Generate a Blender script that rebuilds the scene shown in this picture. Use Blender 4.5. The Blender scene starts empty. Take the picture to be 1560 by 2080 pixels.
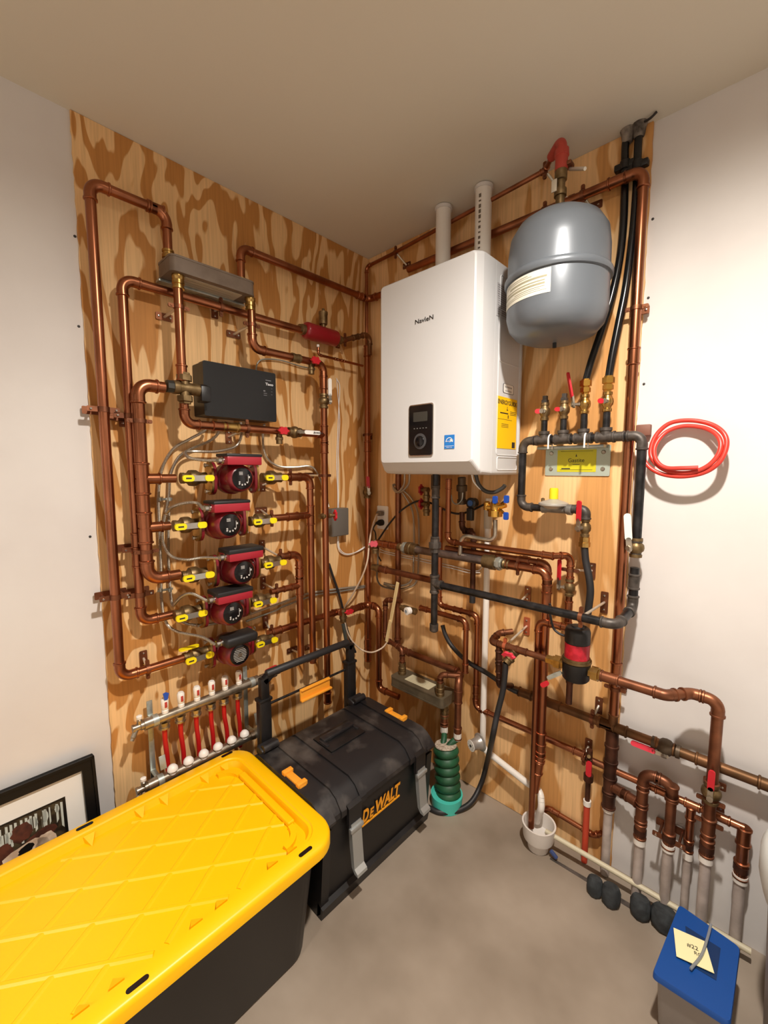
import bpy, bmesh, math, random
from math import pi, sin, cos, radians
from mathutils import Vector, Matrix
random.seed(7)
V = Vector
S = bpy.context.scene
COL = S.collection
# ------------------------------------------------------------ camera
CX, CY, CZ, FPX = 1.58501, -1.55969, 1.40101, 862.26
YAW, PIT, ROL = 2.33000467, -0.0978251660, 0.000507518984
FW = V((cos(PIT)*cos(YAW), cos(PIT)*sin(YAW), sin(PIT)))
RT = FW.cross(V((0, 0, 1))).normalized(); UP = RT.cross(FW)
R2 = RT*cos(ROL)+UP*sin(ROL); U2 = UP*cos(ROL)-RT*sin(ROL)
CAM = V((CX, CY, CZ))
cd = bpy.data.cameras.new('camera'); co = bpy.data.objects.new('camera', cd); COL.objects.link(co)
cd.sensor_fit = 'HORIZONTAL'; cd.sensor_width = 36; cd.lens = FPX/1560*36; cd.clip_start = .02
m = Matrix((R2, U2, -FW)).transposed().to_4x4(); m.translation = CAM; co.matrix_world = m
S.camera = co
# ------------------------------------------------------------ light
S.view_settings.view_transform = 'Standard'; S.view_settings.look = 'None'
S.view_settings.gamma = 1; S.view_settings.use_curve_mapping = False
S.view_settings.exposure = 0.0
w = bpy.data.worlds.new('world'); S.world = w; w.use_nodes = True
w.node_tree.nodes['Background'].inputs[0].default_value = (.9, .85, .8, 1)
w.node_tree.nodes['Background'].inputs[1].default_value = .02
def lamp(name, loc, power, size, ang, blend, col):
    l = bpy.data.lights.new(name, 'SPOT'); l.energy = power; l.shadow_soft_size = size
    l.spot_size = radians(ang); l.spot_blend = blend; l.color = col
    o = bpy.data.objects.new(name, l); COL.objects.link(o); o.location = loc
    return o
lamp('downlight_or_fill', (1.5, -1.0, 2.40), 200, .035, 174, 1.0, (1, .93, .84))
lamp('downlight_or_fill', (3.2, -3.2, 2.40), 330, .12, 120, .7, (1, .93, .84))  # fill spot added out of view behind the camera, to bounce light off the room
lamp('downlight_or_fill', (1.5, -3.5, 2.40), 250, .12, 120, .7, (1, .93, .84))  # another added fill spot at the unseen back wall, lifts the ceiling bounce
# ------------------------------------------------------------ placing: a point at distance d from the left / right wall
def ray(x, y): return FW+R2*((x-780)/FPX)-U2*((y-1040)/FPX)
def L(x, y, d=0): v = ray(x, y); return CAM+v*((d-CX)/v.x)
def R(x, y, d=0): v = ray(x, y); return CAM+v*((-d-CY)/v.y)
def F(x, y, z=0): v = ray(x, y); return CAM+v*((z-CZ)/v.z)
def WP(wall, x, y, d): return L(x, y, d) if wall == 'L' else R(x, y, d)
MW = {'R': Matrix.Identity(3), 'L': Matrix.Rotation(pi/2, 3, 'Z'), 'F': Matrix.Identity(3)}
# ------------------------------------------------------------ materials
MATS = {}
def rgb(h):
    h = h.lstrip('#'); c = [int(h[i:i+2], 16)/255 for i in (0, 2, 4)]
    return tuple(((x+.055)/1.055)**2.4 if x > .04045 else x/12.92 for x in c)+(1,)
def mat(name, col, rough=.5, metal=0, col2=None, nscale=20, stretch=(1, 1, 1), spec=.5, bump=0, alpha=None, coat=0, trans=0, lo=.4, hi=.65):
    if name in MATS: return MATS[name]
    m = bpy.data.materials.new(name); m.use_nodes = True; nt = m.node_tree; b = nt.nodes['Principled BSDF']
    b.inputs['Base Color'].default_value = rgb(col); b.inputs['Roughness'].default_value = rough
    b.inputs['Metallic'].default_value = metal; b.inputs['Specular IOR Level'].default_value = spec
    b.inputs['Coat Weight'].default_value = coat
    b.inputs['Transmission Weight'].default_value = trans
    if alpha is not None: b.inputs['Alpha'].default_value = alpha
    if col2 or bump:
        tc = nt.nodes.new('ShaderNodeNewGeometry'); mp = nt.nodes.new('ShaderNodeMapping'); nz = nt.nodes.new('ShaderNodeTexNoise')
        mp.inputs['Scale'].default_value = stretch; nz.inputs['Scale'].default_value = nscale; nz.inputs['Detail'].default_value = 4
        nt.links.new(tc.outputs['Position'], mp.inputs[0]); nt.links.new(mp.outputs[0], nz.inputs['Vector'])
        if col2:
            cr = nt.nodes.new('ShaderNodeValToRGB'); e = cr.color_ramp.elements
            e[0].position = lo; e[0].color = rgb(col); e[1].position = hi; e[1].color = rgb(col2)
            nt.links.new(nz.outputs[0], cr.inputs[0]); nt.links.new(cr.outputs[0], b.inputs['Base Color'])
        if bump:
            bp = nt.nodes.new('ShaderNodeBump'); bp.inputs['Strength'].default_value = bump; bp.inputs['Distance'].default_value = .002
            nt.links.new(nz.outputs[0], bp.inputs['Height']); nt.links.new(bp.outputs[0], b.inputs['Normal'])
    MATS[name] = m; return m
copper = mat('copper', '#a96c4e', .3, 1, '#8f5a3f', 14, (1, 1, .4))
copperd = mat('copper_dull', '#8f5c42', .42, .9, '#744a36', 16)
copperbr = mat('copper_bright', '#d08b68', .2, 1, '#b46c48', 30)
copperol = mat('copper_tarnished', '#7d5638', .5, .75, '#5c4229', 12)
coppervd = mat('copper_dark', '#5f3b2c', .45, .7, '#40291f', 18)
brass = mat('brass', '#b9975a', .32, 1, '#9b7a44', 40)
brassd = mat('brass_dull', '#877150', .45, .85, '#6a5638', 40)
iron = mat('black_iron', '#121113', .38, .3, '#2a2829', 40)
irond = mat('iron_fitting', '#59524d', .5, .55, '#423d39', 50)
galv = mat('galvanised_steel', '#b8bdb8', .4, .7, '#9aa19c', 30)
chrome = mat('chrome', '#d0cdc6', .22, 1)
steel = mat('nickel_plated_brass', '#b5ab9c', .32, .9, '#938a7c', 30)
zinc = mat('zinc_rod', '#d8d2c4', .35, .6)
red = mat('red_vinyl', '#c0202c', .4, spec=.4)
redm = mat('maroon_enamel', '#7a1722', .35, .0, '#6a1019', 9, spec=.5, coat=.2)
pink = mat('pinkish_red_handle', '#e0384c', .45)
yellow = mat('yellow_vinyl', '#f2dc10', .4)
blue = mat('blue_vinyl', '#1c4fb5', .4)
white = mat('white_plastic', '#eeeae4', .4)
whitep = mat('white_powder_coat', '#d2d2d3', .45, spec=.4)
black = mat('black_plastic', '#141314', .42, 0, '#1c1a1b', 30)
blackd = mat('dusty_black_plastic', '#1b191b', .5, 0, '#5a5450', 9, (1, 1, 1), lo=.52, hi=.8, bump=.15)
blackr = mat('black_rubber', '#232224', .5)
gloss = mat('gloss_black', '#100f11', .15)
dark = mat('dark_print', '#2a2624', .6)
pvc = mat('white_pvc', '#e6e0d8', .35)
pex = mat('white_pex', '#bdb0a9', .4, 0, '#a4978f', 18)
pexred = mat('red_pex', '#c01a1c', .35)
pexor = mat('orange_pex', '#c0442c', .4)
grey = mat('grey_steel_paint', '#8f949a', .38, .25, spec=.5)
greyb = mat('grey_box', '#77736c', .45, .3)
tankm = mat('tank_grey_enamel', '#666c73', .33, .2, spec=.6)
hx = mat('nickel_grey_plate', '#76675a', .6, .15, '#68594c', 18)
hx2 = mat('olive_brown_plate', '#6e624e', .5, .35, '#5c5242', 22)
armor = mat('armoured_cable_steel', '#b3aa9c', .33, .85)
paper = mat('paper_label', '#dcd8c8', .6)
wood = mat('pale_maple', '#e6cf9c', .5, 0, '#d8bd86', 40, (1, 1, .1))
green = mat('dark_green_corrugate', '#1d5536', .5, 0, '#174328', 20)
teal = mat('teal_plastic', '#4cc4b4', .45)
gravel = mat('gravel', '#c9b9a6', .8, 0, '#8a7766', 120, bump=.8)
orange = mat('orange_plastic', '#f0a030', .45)
silver = mat('silver_latch', '#b6b9b8', .35, .6)
redw = mat('wirsbo_red', '#d0553f', .4)
# ------------------------------------------------------------ mesh builder
class MB:
    def __init__(s): s.v = []; s.f = []; s.mi = []
    def add(s, vs, fs, mi=0):
        n = len(s.v); s.v += [V(v) for v in vs]; s.f += [tuple(i+n for i in f) for f in fs]; s.mi += [mi]*len(fs); return s
    def tube(s, pts, r, n=16, caps=True, mi=0, hexa=False):
        P = [V(p) for p in pts]; k = len(P)
        rs = [r]*k if not isinstance(r, (list, tuple)) else list(r)
        T = []
        for i in range(k):
            a = P[max(i-1, 0)]; b = P[min(i+1, k-1)]
            t = b-a
            if t.length < 1e-7: t = T[-1] if T else V((0, 0, 1))
            T.append(t.normalized())
        u = T[0].orthogonal().normalized()
        if abs(T[0].z) < .9: u = T[0].cross(V((0, 0, 1))).normalized()
        vs = []
        for i in range(k):
            u = (u-T[i]*u.dot(T[i]))
            u = u.normalized() if u.length > 1e-6 else T[i].orthogonal().normalized()
            w_ = T[i].cross(u)
            for j in range(n):
                a = 2*pi*(j+.5)/n; vs.append(P[i]+(u*cos(a)+w_*sin(a))*rs[i])
        fs = [(i*n+j, i*n+(j+1) % n, (i+1)*n+(j+1) % n, (i+1)*n+j) for i in range(k-1) for j in range(n)]
        if caps: fs += [tuple(range(n-1, -1, -1)), tuple((k-1)*n+j for j in range(n))]
        return s.add(vs, fs, mi)
    def lathe(s, o, ax, prof, n=24, mi=0):      # prof: (t along axis, radius)
        o = V(o); ax = V(ax).normalized()
        return s.tube([o+ax*t for t, r in prof], [max(r, 1e-4) for t, r in prof], n, True, mi) if 0 else s._lathe(o, ax, prof, n, mi)
    def _lathe(s, o, ax, prof, n, mi):
        u = ax.cross(V((0, 0, 1))) if abs(ax.z) < .9 else V((1, 0, 0)); u = (u-ax*u.dot(ax)).normalized(); w_ = ax.cross(u)
        vs = [o+ax*t+(u*cos(2*pi*(j+.5)/n)+w_*sin(2*pi*(j+.5)/n))*max(r, 1e-5) for t, r in prof for j in range(n)]
        k = len(prof)
        fs = [(i*n+j, i*n+(j+1) % n, (i+1)*n+(j+1) % n, (i+1)*n+j) for i in range(k-1) for j in range(n)]
        fs += [tuple(range(n-1, -1, -1)), tuple((k-1)*n+j for j in range(n))]
        return s.add(vs, fs, mi)
    def box(s, c, size, bev=0, seg=2, rot=None, mi=0):
        bm = bmesh.new(); bmesh.ops.create_cube(bm, size=1)
        for v in bm.verts: v.co = V((v.co.x*size[0], v.co.y*size[1], v.co.z*size[2]))
        if bev: bmesh.ops.bevel(bm, geom=bm.edges[:], offset=bev, segments=seg, profile=.5, affect='EDGES')
        rot = rot or Matrix.Identity(3); c = V(c)
        bm.verts.index_update()
        s.add([rot @ v.co+c for v in bm.verts], [tuple(v.index for v in f.verts) for f in bm.faces], mi); bm.free(); return s
    def prism(s, poly, o, u, v, n, mi=0, bev=0):     # poly in (u,v), extruded along n (vector with length)
        o, u, v, n = V(o), V(u), V(v), V(n); k = len(poly)
        vs = [o+u*a+v*b for a, b in poly]+[o+u*a+v*b+n for a, b in poly]
        fs = [tuple(range(k-1, -1, -1)), tuple(range(k, 2*k))]+[(i, (i+1) % k, k+(i+1) % k, k+i) for i in range(k)]
        if u.cross(v).dot(n) < 0: fs = [tuple(reversed(f)) for f in fs]
        return s.add(vs, fs, mi)
    def quad(s, o, u, v, mi=0):
        o, u, v = V(o), V(u), V(v); return s.add([o-u/2-v/2, o+u/2-v/2, o+u/2+v/2, o-u/2+v/2], [(0, 1, 2, 3)], mi)
    def build(s, name, m, parent=None, smooth=True, kind=None, label=None, ang=38):
        me = bpy.data.meshes.new(name)
        off = parent['_o'] if parent and '_o' in parent else (0, 0, 0)
        off = V(tuple(off))
        me.from_pydata([tuple(v-off) for v in s.v], [], s.f); me.update()
        for mm in (m if isinstance(m, list) else [m]): me.materials.append(mm)
        if isinstance(m, list): me.polygons.foreach_set('material_index', s.mi)
        if smooth:
            me.polygons.foreach_set('use_smooth', [True]*len(me.polygons)); me.set_sharp_from_angle(angle=radians(ang))
        o = bpy.data.objects.new(name, me); COL.objects.link(o)
        if parent:
            o.parent = parent; o['_o'] = list(off)
        if kind: o['kind'] = kind
        if label: o['label'] = label
        return o
def thing(name, label, cat, loc, group=None):
    o = bpy.data.objects.new(name, None); COL.objects.link(o); o.location = V(loc); o.empty_display_size = .03
    o['label'] = label; o['category'] = cat; o['_o'] = list(V(loc))
    if group: o['group'] = group
    return o
def tag(o, label, cat, group=None):
    o['label'] = label; o['category'] = cat
    if group: o['group'] = group
    return o
def rrect(w_, h, r, n=6, cx=0, cy=0):
    p = []
    for k, (sx, sy) in enumerate(((1, 1), (-1, 1), (-1, -1), (1, -1))):
        for i in range(n+1):
            a = pi/2*k+pi/2*i/n; p.append((cx+sx*(w_/2-r)+r*cos(a), cy+sy*(h/2-r)+r*sin(a)))
    return p
def catmull(P, k=8):
    P = [V(p) for p in P]; Q = [P[0]*2-P[1]]+P+[P[-1]*2-P[-2]]; o = []
    for i in range(1, len(Q)-2):
        a, b, c, d = Q[i-1:i+3]
        for j in range(k):
            t = j/k; o.append(.5*((2*b)+(c-a)*t+(2*a-5*b+4*c-d)*t*t+(3*b-a-3*c+d)*t**3))
    return o+[P[-1]]
def resample(P, step):
    o = [P[0]]; acc = 0
    for a, b in zip(P, P[1:]):
        l = (b-a).length
        while l > 0 and acc+l >= step:
            t = (step-acc)/l; a = a.lerp(b, t); l = (b-a).length; o.append(a); acc = 0
        acc += l
    if (o[-1]-P[-1]).length > step*.3: o.append(P[-1])
    return o
def text(s, o, u, v, h, m, parent, name='lettering', thick=.0004, bold=0, xs=1, shear=0, align='CENTER', width=None):
    c = bpy.data.curves.new(name, 'FONT'); c.body = s; c.size = 1; c.align_x = align; c.extrude = 0; c.offset = bold; c.shear = shear
    t = bpy.data.objects.new('t', c); COL.objects.link(t)
    bpy.context.view_layer.update()
    me = bpy.data.meshes.new_from_object(t.evaluated_get(bpy.context.evaluated_depsgraph_get())); bpy.data.objects.remove(t)
    b = MB(); o = V(o); u = V(u).normalized(); v = V(v).normalized(); n = u.cross(v)
    zs = [q.co.y for q in me.vertices]; y0, y1 = min(zs), max(zs); sc = h/(y1-y0)
    if width: qx = [q.co.x for q in me.vertices]; xs = width/(max(qx)-min(qx))/sc
    b.add([o+u*(q.co.x*sc*xs)+v*((q.co.y-(y0+y1)/2)*sc)+n*thick for q in me.vertices], [tuple(p.vertices) for p in me.polygons])
    bpy.data.meshes.remove(me)
    return b.build(name, m, parent, smooth=False)
# ------------------------------------------------------------ pipe runs
def parse(spec, snap=True, tol=14):
    wall, d, P = 'L', .05, []
    for t in spec.split():
        if t in 'LR': wall = t
        elif t[0] == 'd': d = float(t[1:])
        elif t[0] == 'w': P.append(V([float(a) for a in t[1:].split(',')]))
        else: x, y = t.split(','); P.append(WP(wall, float(x), float(y), d))
    if snap:
        n = len(P)
        for ax in range(3):
            g = list(range(n))
            for i in range(n-1):
                D = P[i+1]-P[i]; k = max(range(3), key=lambda a: abs(D[a]))
                if ax != k and abs(D[ax]) < math.tan(radians(tol))*abs(D[k])+.004: g[i+1] = g[i]
            i = 0
            while i < n:
                j = i
                while j+1 < n and g[j+1] == g[i]: j += 1
                for a in range(i+1, j+1): g[a] = g[i]
                if j > i:
                    mval = sum(P[a][ax] for a in range(i, j+1))/(j-i+1)
                    for a in range(i, j+1): P[a][ax] = mval
                i = j+1
    return P
def bead(b, c, ax, r, L_, k=1.14, kb=1.3, flip=0):   # press/sweat socket with a rolled bead
    pr = [(-L_/2, r*1.0), (-L_/2, r*k), (-L_*.3, r*k)]
    h = .0022+r*.06
    e = L_/2
    pr += [(e-2.4*h, r*k), (e-2.0*h, r*kb), (e-.7*h, r*kb), (e-.2*h, r*k), (e, r*1.0)]
    b.lathe(c, ax*(-1 if flip else 1), pr, 18)
RUNS = {}
def run(key, label, spec, r, m=None, fm=None, name='copper_pipe', cat='pipe', coup=(), er=2.3, snap=True, caps=None, group=None, plain=False, tees=(), bands=True, pts=None):
    """coup: (segment, t) couplings; tees: (segment, t, direction px point) stubs"""
    m = m or copper; fm = fm or m
    P = pts or parse(spec, snap)
    RUNS[key] = P
    o = thing(name, label, cat, P[0], group)
    n = len(P); E = er*r
    cut = [0]*n
    for i in range(1, n-1):
        a = (P[i]-P[i-1]).normalized(); b = (P[i+1]-P[i]).normalized()
        ang = a.angle(b)
        if ang > .06: cut[i] = min(E*math.tan(ang/2), .45*(P[i]-P[i-1]).length, .45*(P[i+1]-P[i]).length)
    seg = []
    cur = MB()
    for i in range(n-1):
        d = (P[i+1]-P[i]).normalized(); A = P[i]+d*cut[i]; B = P[i+1]-d*cut[i+1]
        if cut[i] == 0 and i > 0: pass
        mb = MB().tube([A, B], r, 18); mb.build('tube', m, o)
        seg.append((A, B, d))
    for i in range(1, n-1):
        if cut[i] <= 0: continue
        A = P[i]-(P[i]-P[i-1]).normalized()*cut[i]; B = P[i]+(P[i+1]-P[i]).normalized()*cut[i]
        arc = []
        da = (P[i]-P[i-1]).normalized(); db = (P[i+1]-P[i]).normalized(); ang = da.angle(db)
        rad = cut[i]/math.tan(ang/2); ctr = A+(db-da*da.dot(db)).normalized()*rad
        u = (A-ctr); w_ = da*rad
        for k in range(11): t = ang*k/10; arc.append(ctr+u*cos(t)+w_*sin(t))
        b = MB().tube(arc, r*1.12, 18, False) if not plain else MB().tube(arc, r, 18, False)
        if not plain:
            sl = r*1.5
            bead(b, A-da*(sl*.5-.002), da, r, sl, flip=1); bead(b, B+db*(sl*.5-.002), db, r, sl)
        b.build('elbow', fm, o)
    for c in coup:
        i, t = c[:2]; k = c[2] if len(c) > 2 else 1; A, B, d = seg[i]; c0 = A.lerp(B, t); b = MB(); sl = r*1.9*k
        bead(b, c0+d*sl*.5, d, r, sl); bead(b, c0-d*sl*.5, d, r, sl, flip=1)
        b.build('coupling', fm, o)
    for c in tees:
        i, t, dv = c; A, B, d = seg[i]; t = (A.z-t[0])/(A.z-B.z) if isinstance(t, tuple) else t; c0 = A.lerp(B, t); b = MB(); sl = r*2.2; dv = V(dv)
        bead(b, c0+d*sl*.7, d, r, sl*1.3); bead(b, c0-d*sl*.7, d, r, sl*1.3, flip=1)
        b.tube([c0, c0+dv.normalized()*r*1.6], r*.98, 18); bead(b, c0+dv.normalized()*(r*2.2), dv.normalized(), r*.86, r*1.8)
        b.build('tee', fm, o)
    if caps: 
        A, B, d = seg[-1]; MB().lathe(B-d*r, d, [(0, r), (0, r*1.3), (r*2, r*1.3), (r*2.4, r*.9)], 18).build('cap', caps, o)
    return o
def cable(label, spec, r, m, name='cable', cat='cable', armored=False, snap=False, group=None, pts=None, k=10):
    P = pts or parse(spec, False); C = catmull(P, k)
    if armored:
        C = resample(C, .0024); rs = [r*(1.08 if i % 2 else .86) for i in range(len(C))]
        b = MB().tube(C, rs, 8)
    else: b = MB().tube(resample(C, max(.006, r*.8)), r, 10 if r < .006 else 14)
    o = b.build(name, m); tag(o, label, cat, group); return o
# ------------------------------------------------------------ valves, hangers, pumps
def lever(b, o, u, n, l, w_, m=0, off=0):   # flat rounded lever from o along u, thickness along n
    u = V(u).normalized(); n = V(n).normalized(); v = n.cross(u)
    b.prism([(x+l/2+off, y) for x, y in rrect(l, w_, w_*.48, 5)], V(o)-n*.003, u, v, n*.006, m)
def ball_valve(label, p, ax, out, r, hdir, hm, hl=.085, m=None, name='ball_valve', L_=.06, group=None, bend=.012, hw=.016, outlen=.028, face=None):
    short = hl < .04
    """p centre, ax pipe axis, out stem direction, hdir handle direction"""
    m = m or brass; p = V(p); ax = V(ax).normalized(); out = V(out).normalized(); hdir = V(hdir).normalized()
    o = thing(name, label, 'valve', p, group); b = MB(); h = L_/2
    b.lathe(p, ax, [(-h, r*1.0), (-h, r*1.3), (-h*.72, r*1.34), (-h*.66, r*1.1), (-h*.5, r*1.15), (-h*.3, r*1.6), (0, r*1.72), (h*.3, r*1.6), (h*.5, r*1.15), (h*.66, r*1.1), (h*.72, r*1.34), (h, r*1.3), (h, r)], 20)
    b.build('body', m, o)
    st = MB().lathe(p, out, [(r*.8, .0075), (r*1.9, .0075), (r*1.9, .005), (outlen+r*.6, .005), (outlen+r*.6, .0085), (outlen+r*.6+.006, .0085)], 6); st.build('stem', steel, o)
    q = p+out*(outlen+r*.5)
    nf = V(face).normalized() if face else out
    hb = MB(); lever(hb, q-hdir*.012, hdir, nf, .022 if short else .045, hw*.8)
    hb.build('lever', steel, o)
    if face: bend = 0
    g = MB(); lever(g, q+hdir*(.002 if short else .022)+out*bend*.4, (hdir+out*bend/hl*1.2), nf-hdir*bend/hl*1.2, hl, hw); 
    g2 = g.build('handle', hm, o)
    return o
def yvalve(label, p, ax, out, r, group=None, hl=.105, m=None):
    p = V(p); ax = V(ax).normalized(); out = V(out).normalized(); m = m or brassd
    o = thing('ball_valve', label, 'valve', p, group); h = .042
    MB().lathe(p, ax, [(-h, r*1.05), (-h, r*1.3), (-h*.75, r*1.3), (-h*.7, r*1.12), (-h*.5, r*1.3), (-h*.36, r*1.85), (-h*.1, r*1.95), (h*.2, r*1.9), (h*.4, r*1.5), (h*.6, r*1.3), (h, r*1.4)], 20).build('body', m, o)
    MB().lathe(p, out, [(r, .008), (r*2.2, .008), (r*2.2, .006), (r*2.5+.006, .006)], 12).build('stem', steel, o)
    q = p+out*(r*2.5+.004)
    z = out.cross(ax)
    MB().prism(rrect(hl*.5, .019, .004, 3), q-out*.001, ax, z, out*.004).build('lever', chrome, o)
    for s in (-1, 1):
        l = hl*(.36 if s < 0 else .3)
        MB().prism(rrect(l, .021, .0095, 6, s*(hl/2-l/2)), q-out*.003, ax, z, out*.009).build('grip', yellow, o)
    MB().quad(q+out*.0067-ax*(hl*.32), ax*.018, z*.005).build('print', dark, o, False)
    return o
def handknob(label, p, ax, out, m, name='drain_valve', r=.011, bm=None, dn=None, group=None):
    """small hose drain: body along out with oval wheel handle"""
    p = V(p); ax = V(ax).normalized(); out = V(out).normalized(); dn = V(dn or (0, 0, -1)); bm = bm or brassd
    o = thing(name, label, 'valve', p, group)
    b = MB().lathe(p, out, [(-.01, r*.9), (.012, r*.9), (.014, r*.6), (.03, r*.6)], 16)
    b.lathe(p, dn, [(0, r*.9), (.022, r*.9), (.024, r*1.15), (.034, r*1.15), (.036, r*.95), (.05, r*.95)], 16); b.build('body', bm, o)
    q = p+out*.03; t = ax; z = out.cross(t)
    poly = []
    for k in range(32):
        a = 2*pi*k/32; rr = .018*(1+.15*cos(6*a)); poly.append((rr*1.2*cos(a), rr*.8*sin(a)))
    MB().prism(poly, q-out*.004, t, z, out*.009).build('handle', m, o)
    return o
def ring(b, c, ax, r, w_=.012, th=.0025, ear=None):
    c = V(c); ax = V(ax).normalized()
    b.lathe(c, ax, [(-w_/2, r+.0004), (-w_/2, r+th), (w_/2, r+th), (w_/2, r+.0004)], 22)
    if ear is not None:
        e = V(ear).normalized(); z = e.cross(ax)
        for s in (-1, 1):
            q = c+e*s*(r+.009)
            b.prism(rrect(.02, w_, .004, 3), q-z*.0025, e, ax, z*.002); b.prism(rrect(.02, w_, .004, 3), q+z*.001, e, ax, z*.002)
            b.lathe(q, z, [(-.005, .0035), (.005, .0035)], 8)
def hanger(label, wall, P, ax, r, plate='h', m=None, pl=.055, rodm=None, base=None, group=None):
    """bell hanger: plate on the wall, rod out, split ring round a pipe"""
    m = m or copperd; P = V(P); M = MW[wall]; out = M @ V((0, -1, 0)); X = M @ V((1, 0, 0)); Z = V((0, 0, 1))
    d = P.dot(out); B = (V(base)-V(base).project(out)) if base else P-out*d
    B = B+out*.012
    o = thing('pipe_hanger', label, 'pipe hanger', B, group)
    a, c = (X, Z) if plate == 'h' else (Z, X)
    MB().prism(rrect(pl, .024, .003, 2), B, a, c, out*.003).build('plate', m, o)
    for s in (-1, 1): MB().lathe(B+a*s*pl*.33, out, [(.002, .0045), (.006, .0035), (.0065, .001)], 8).build('screw', chrome, o)
    tgt = P-(P-B).normalized()*(r+.004)
    if (tgt-B).length > .012: MB().tube([B+out*.002, tgt], .0042, 10).build('rod', rodm or zinc, o)
    b = MB(); e = V(ax).cross(out); ring(b, P, ax, r, ear=e); b.build('ring', m, o)
    return o
def strap(label, wall, P, ax, r, m=None, group=None):
    m = m or copperd; M = MW[wall]; out = M @ V((0, -1, 0)); P = V(P); d = P.dot(out)
    o = thing('pipe_strap', label, 'pipe clamp', P-out*(d-.012), group); e = V(ax).cross(out).normalized(); axn = V(ax).normalized()
    b = MB(); arc = []
    for k in range(13):
        a = pi*k/12; arc.append((cos(a)*(r+.002), sin(a)*(r+.002)))
    outer = [(x, y) for x, y in arc]; inner = [(x*(r+.0005)/(r+.002), y*(r+.0005)/(r+.002)) for x, y in reversed(arc)]
    b.prism(outer+inner, P-axn*.008, e, out, axn*.016)
    for s in (-1, 1):
        b.prism(rrect(.03, .016, .003, 3, s*(r+.014)), P-out*.001, e, axn, out*.003)
        MB().lathe(P+e*s*(r+.019), out, [(.001, .004), (.006, .003)], 8).build('screw', chrome, o)
        if d > .03: b.tube([P+e*s*(r+.012)-out*.001, P+e*s*(r+.012)-out*(d-.014)], .004, 8)
    b.build('band', m, o); 
    MB().prism(rrect(.09, .024, .003, 2), P-out*(d-.012), e, axn, out*.003).build('plate', m, o)
    return o
# ============================================================ THE SETTING
def ply_mat(name, scale, bands, off, light='#e8c08c', dk='#bf8649', thr=.52, thr2=.56):
    m = bpy.data.materials.new(name); m.use_nodes = True; nt = m.node_tree; N = nt.nodes; K = nt.links.new; b = N['Principled BSDF']
    g = N.new('ShaderNodeNewGeometry'); mp = N.new('ShaderNodeMapping'); mp.inputs['Scale'].default_value = (1, 1, .27); mp.inputs['Location'].default_value = off
    K(g.outputs['Position'], mp.inputs[0])
    n1 = N.new('ShaderNodeTexNoise'); n1.inputs['Scale'].default_value = scale; n1.inputs['Detail'].default_value = 3.2; n1.inputs['Roughness'].default_value = .5; n1.inputs['Distortion'].default_value = .5
    K(mp.outputs[0], n1.inputs['Vector'])
    mu = N.new('ShaderNodeMath'); mu.operation = 'MULTIPLY'; mu.inputs[1].default_value = bands; K(n1.outputs[0], mu.inputs[0])
    pp = N.new('ShaderNodeMath'); pp.operation = 'PINGPONG'; pp.inputs[1].default_value = 1; K(mu.outputs[0], pp.inputs[0])
    n3 = N.new('ShaderNodeTexNoise'); n3.inputs['Scale'].default_value = 26; n3.inputs['Detail'].default_value = 5; K(mp.outputs[0], n3.inputs['Vector'])
    ad = N.new('ShaderNodeMath'); ad.operation = 'MULTIPLY_ADD'; ad.inputs[1].default_value = .34; K(n3.outputs[0], ad.inputs[0]); K(pp.outputs[0], ad.inputs[2])
    cr = N.new('ShaderNodeValToRGB'); e = cr.color_ramp.elements; e[0].position = thr+.12; e[0].color = rgb(light); e[1].position = thr2+.2; e[1].color = rgb(dk)
    K(ad.outputs[0], cr.inputs[0])
    mp2 = N.new('ShaderNodeMapping'); mp2.inputs['Scale'].default_value = (1, 1, .035); K(g.outputs['Position'], mp2.inputs[0])
    n2 = N.new('ShaderNodeTexNoise'); n2.inputs['Scale'].default_value = 130; n2.inputs['Detail'].default_value = 3; K(mp2.outputs[0], n2.inputs['Vector'])
    cr2 = N.new('ShaderNodeValToRGB'); q = cr2.color_ramp.elements; q[0].position = .3; q[0].color = (.84, .81, .77, 1); q[1].position = .6; q[1].color = (1.06, 1.04, 1, 1); K(n2.outputs[0], cr2.inputs[0])
    mx = N.new('ShaderNodeMix'); mx.data_type = 'RGBA'; mx.blend_type = 'MULTIPLY'; mx.inputs[0].default_value = .75
    K(cr.outputs[0], mx.inputs[6]); K(cr2.outputs[0], mx.inputs[7]); K(mx.outputs[2], b.inputs['Base Color'])
    b.inputs['Roughness'].default_value = .6; b.inputs['Specular IOR Level'].default_value = .25
    return m
plyL = ply_mat('plywood_left', 3.6, 20, (2.3, 0, .4))
plyR = ply_mat('plywood_right', 3.2, 13, (7.1, 3, 1.1), '#e9bf8b', '#cb955a', .52, .60)
paint = mat('wall_paint', '#dad6d3', .75, 0, '#d4cfcc', 3, spec=.2, bump=.02)
ceilm = mat('ceiling_paint', '#d9d3c5', .85, 0, spec=.15)
conc = mat('concrete', '#9f9182', .7, 0, '#827465', 3.2, spec=.3, bump=.15, lo=.35, hi=.7)
H = 2.44
def struct(name, c, s, m):
    o = MB().box(c, s).build(name, m, smooth=False, kind='structure'); return o
struct('wall_left', (-.06, -2.0, H/2), (.12, 4.24, H+.1), paint)
struct('wall_right', (2.06, .06, H/2), (4.12, .12, H+.1), paint)
struct('wall_back', (2.06, -4.16, H/2), (4.36, .12, H+.1), paint)
struct('wall_far_right', (4.18, -2.0, H/2), (.12, 4.24, H+.1), paint)
struct('floor', (2.06, -2.02, -.05), (4.4, 4.5, .1), conc)
struct('ceiling', (2.06, -2.02, H+.05), (4.4, 4.5, .1), ceilm)
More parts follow.
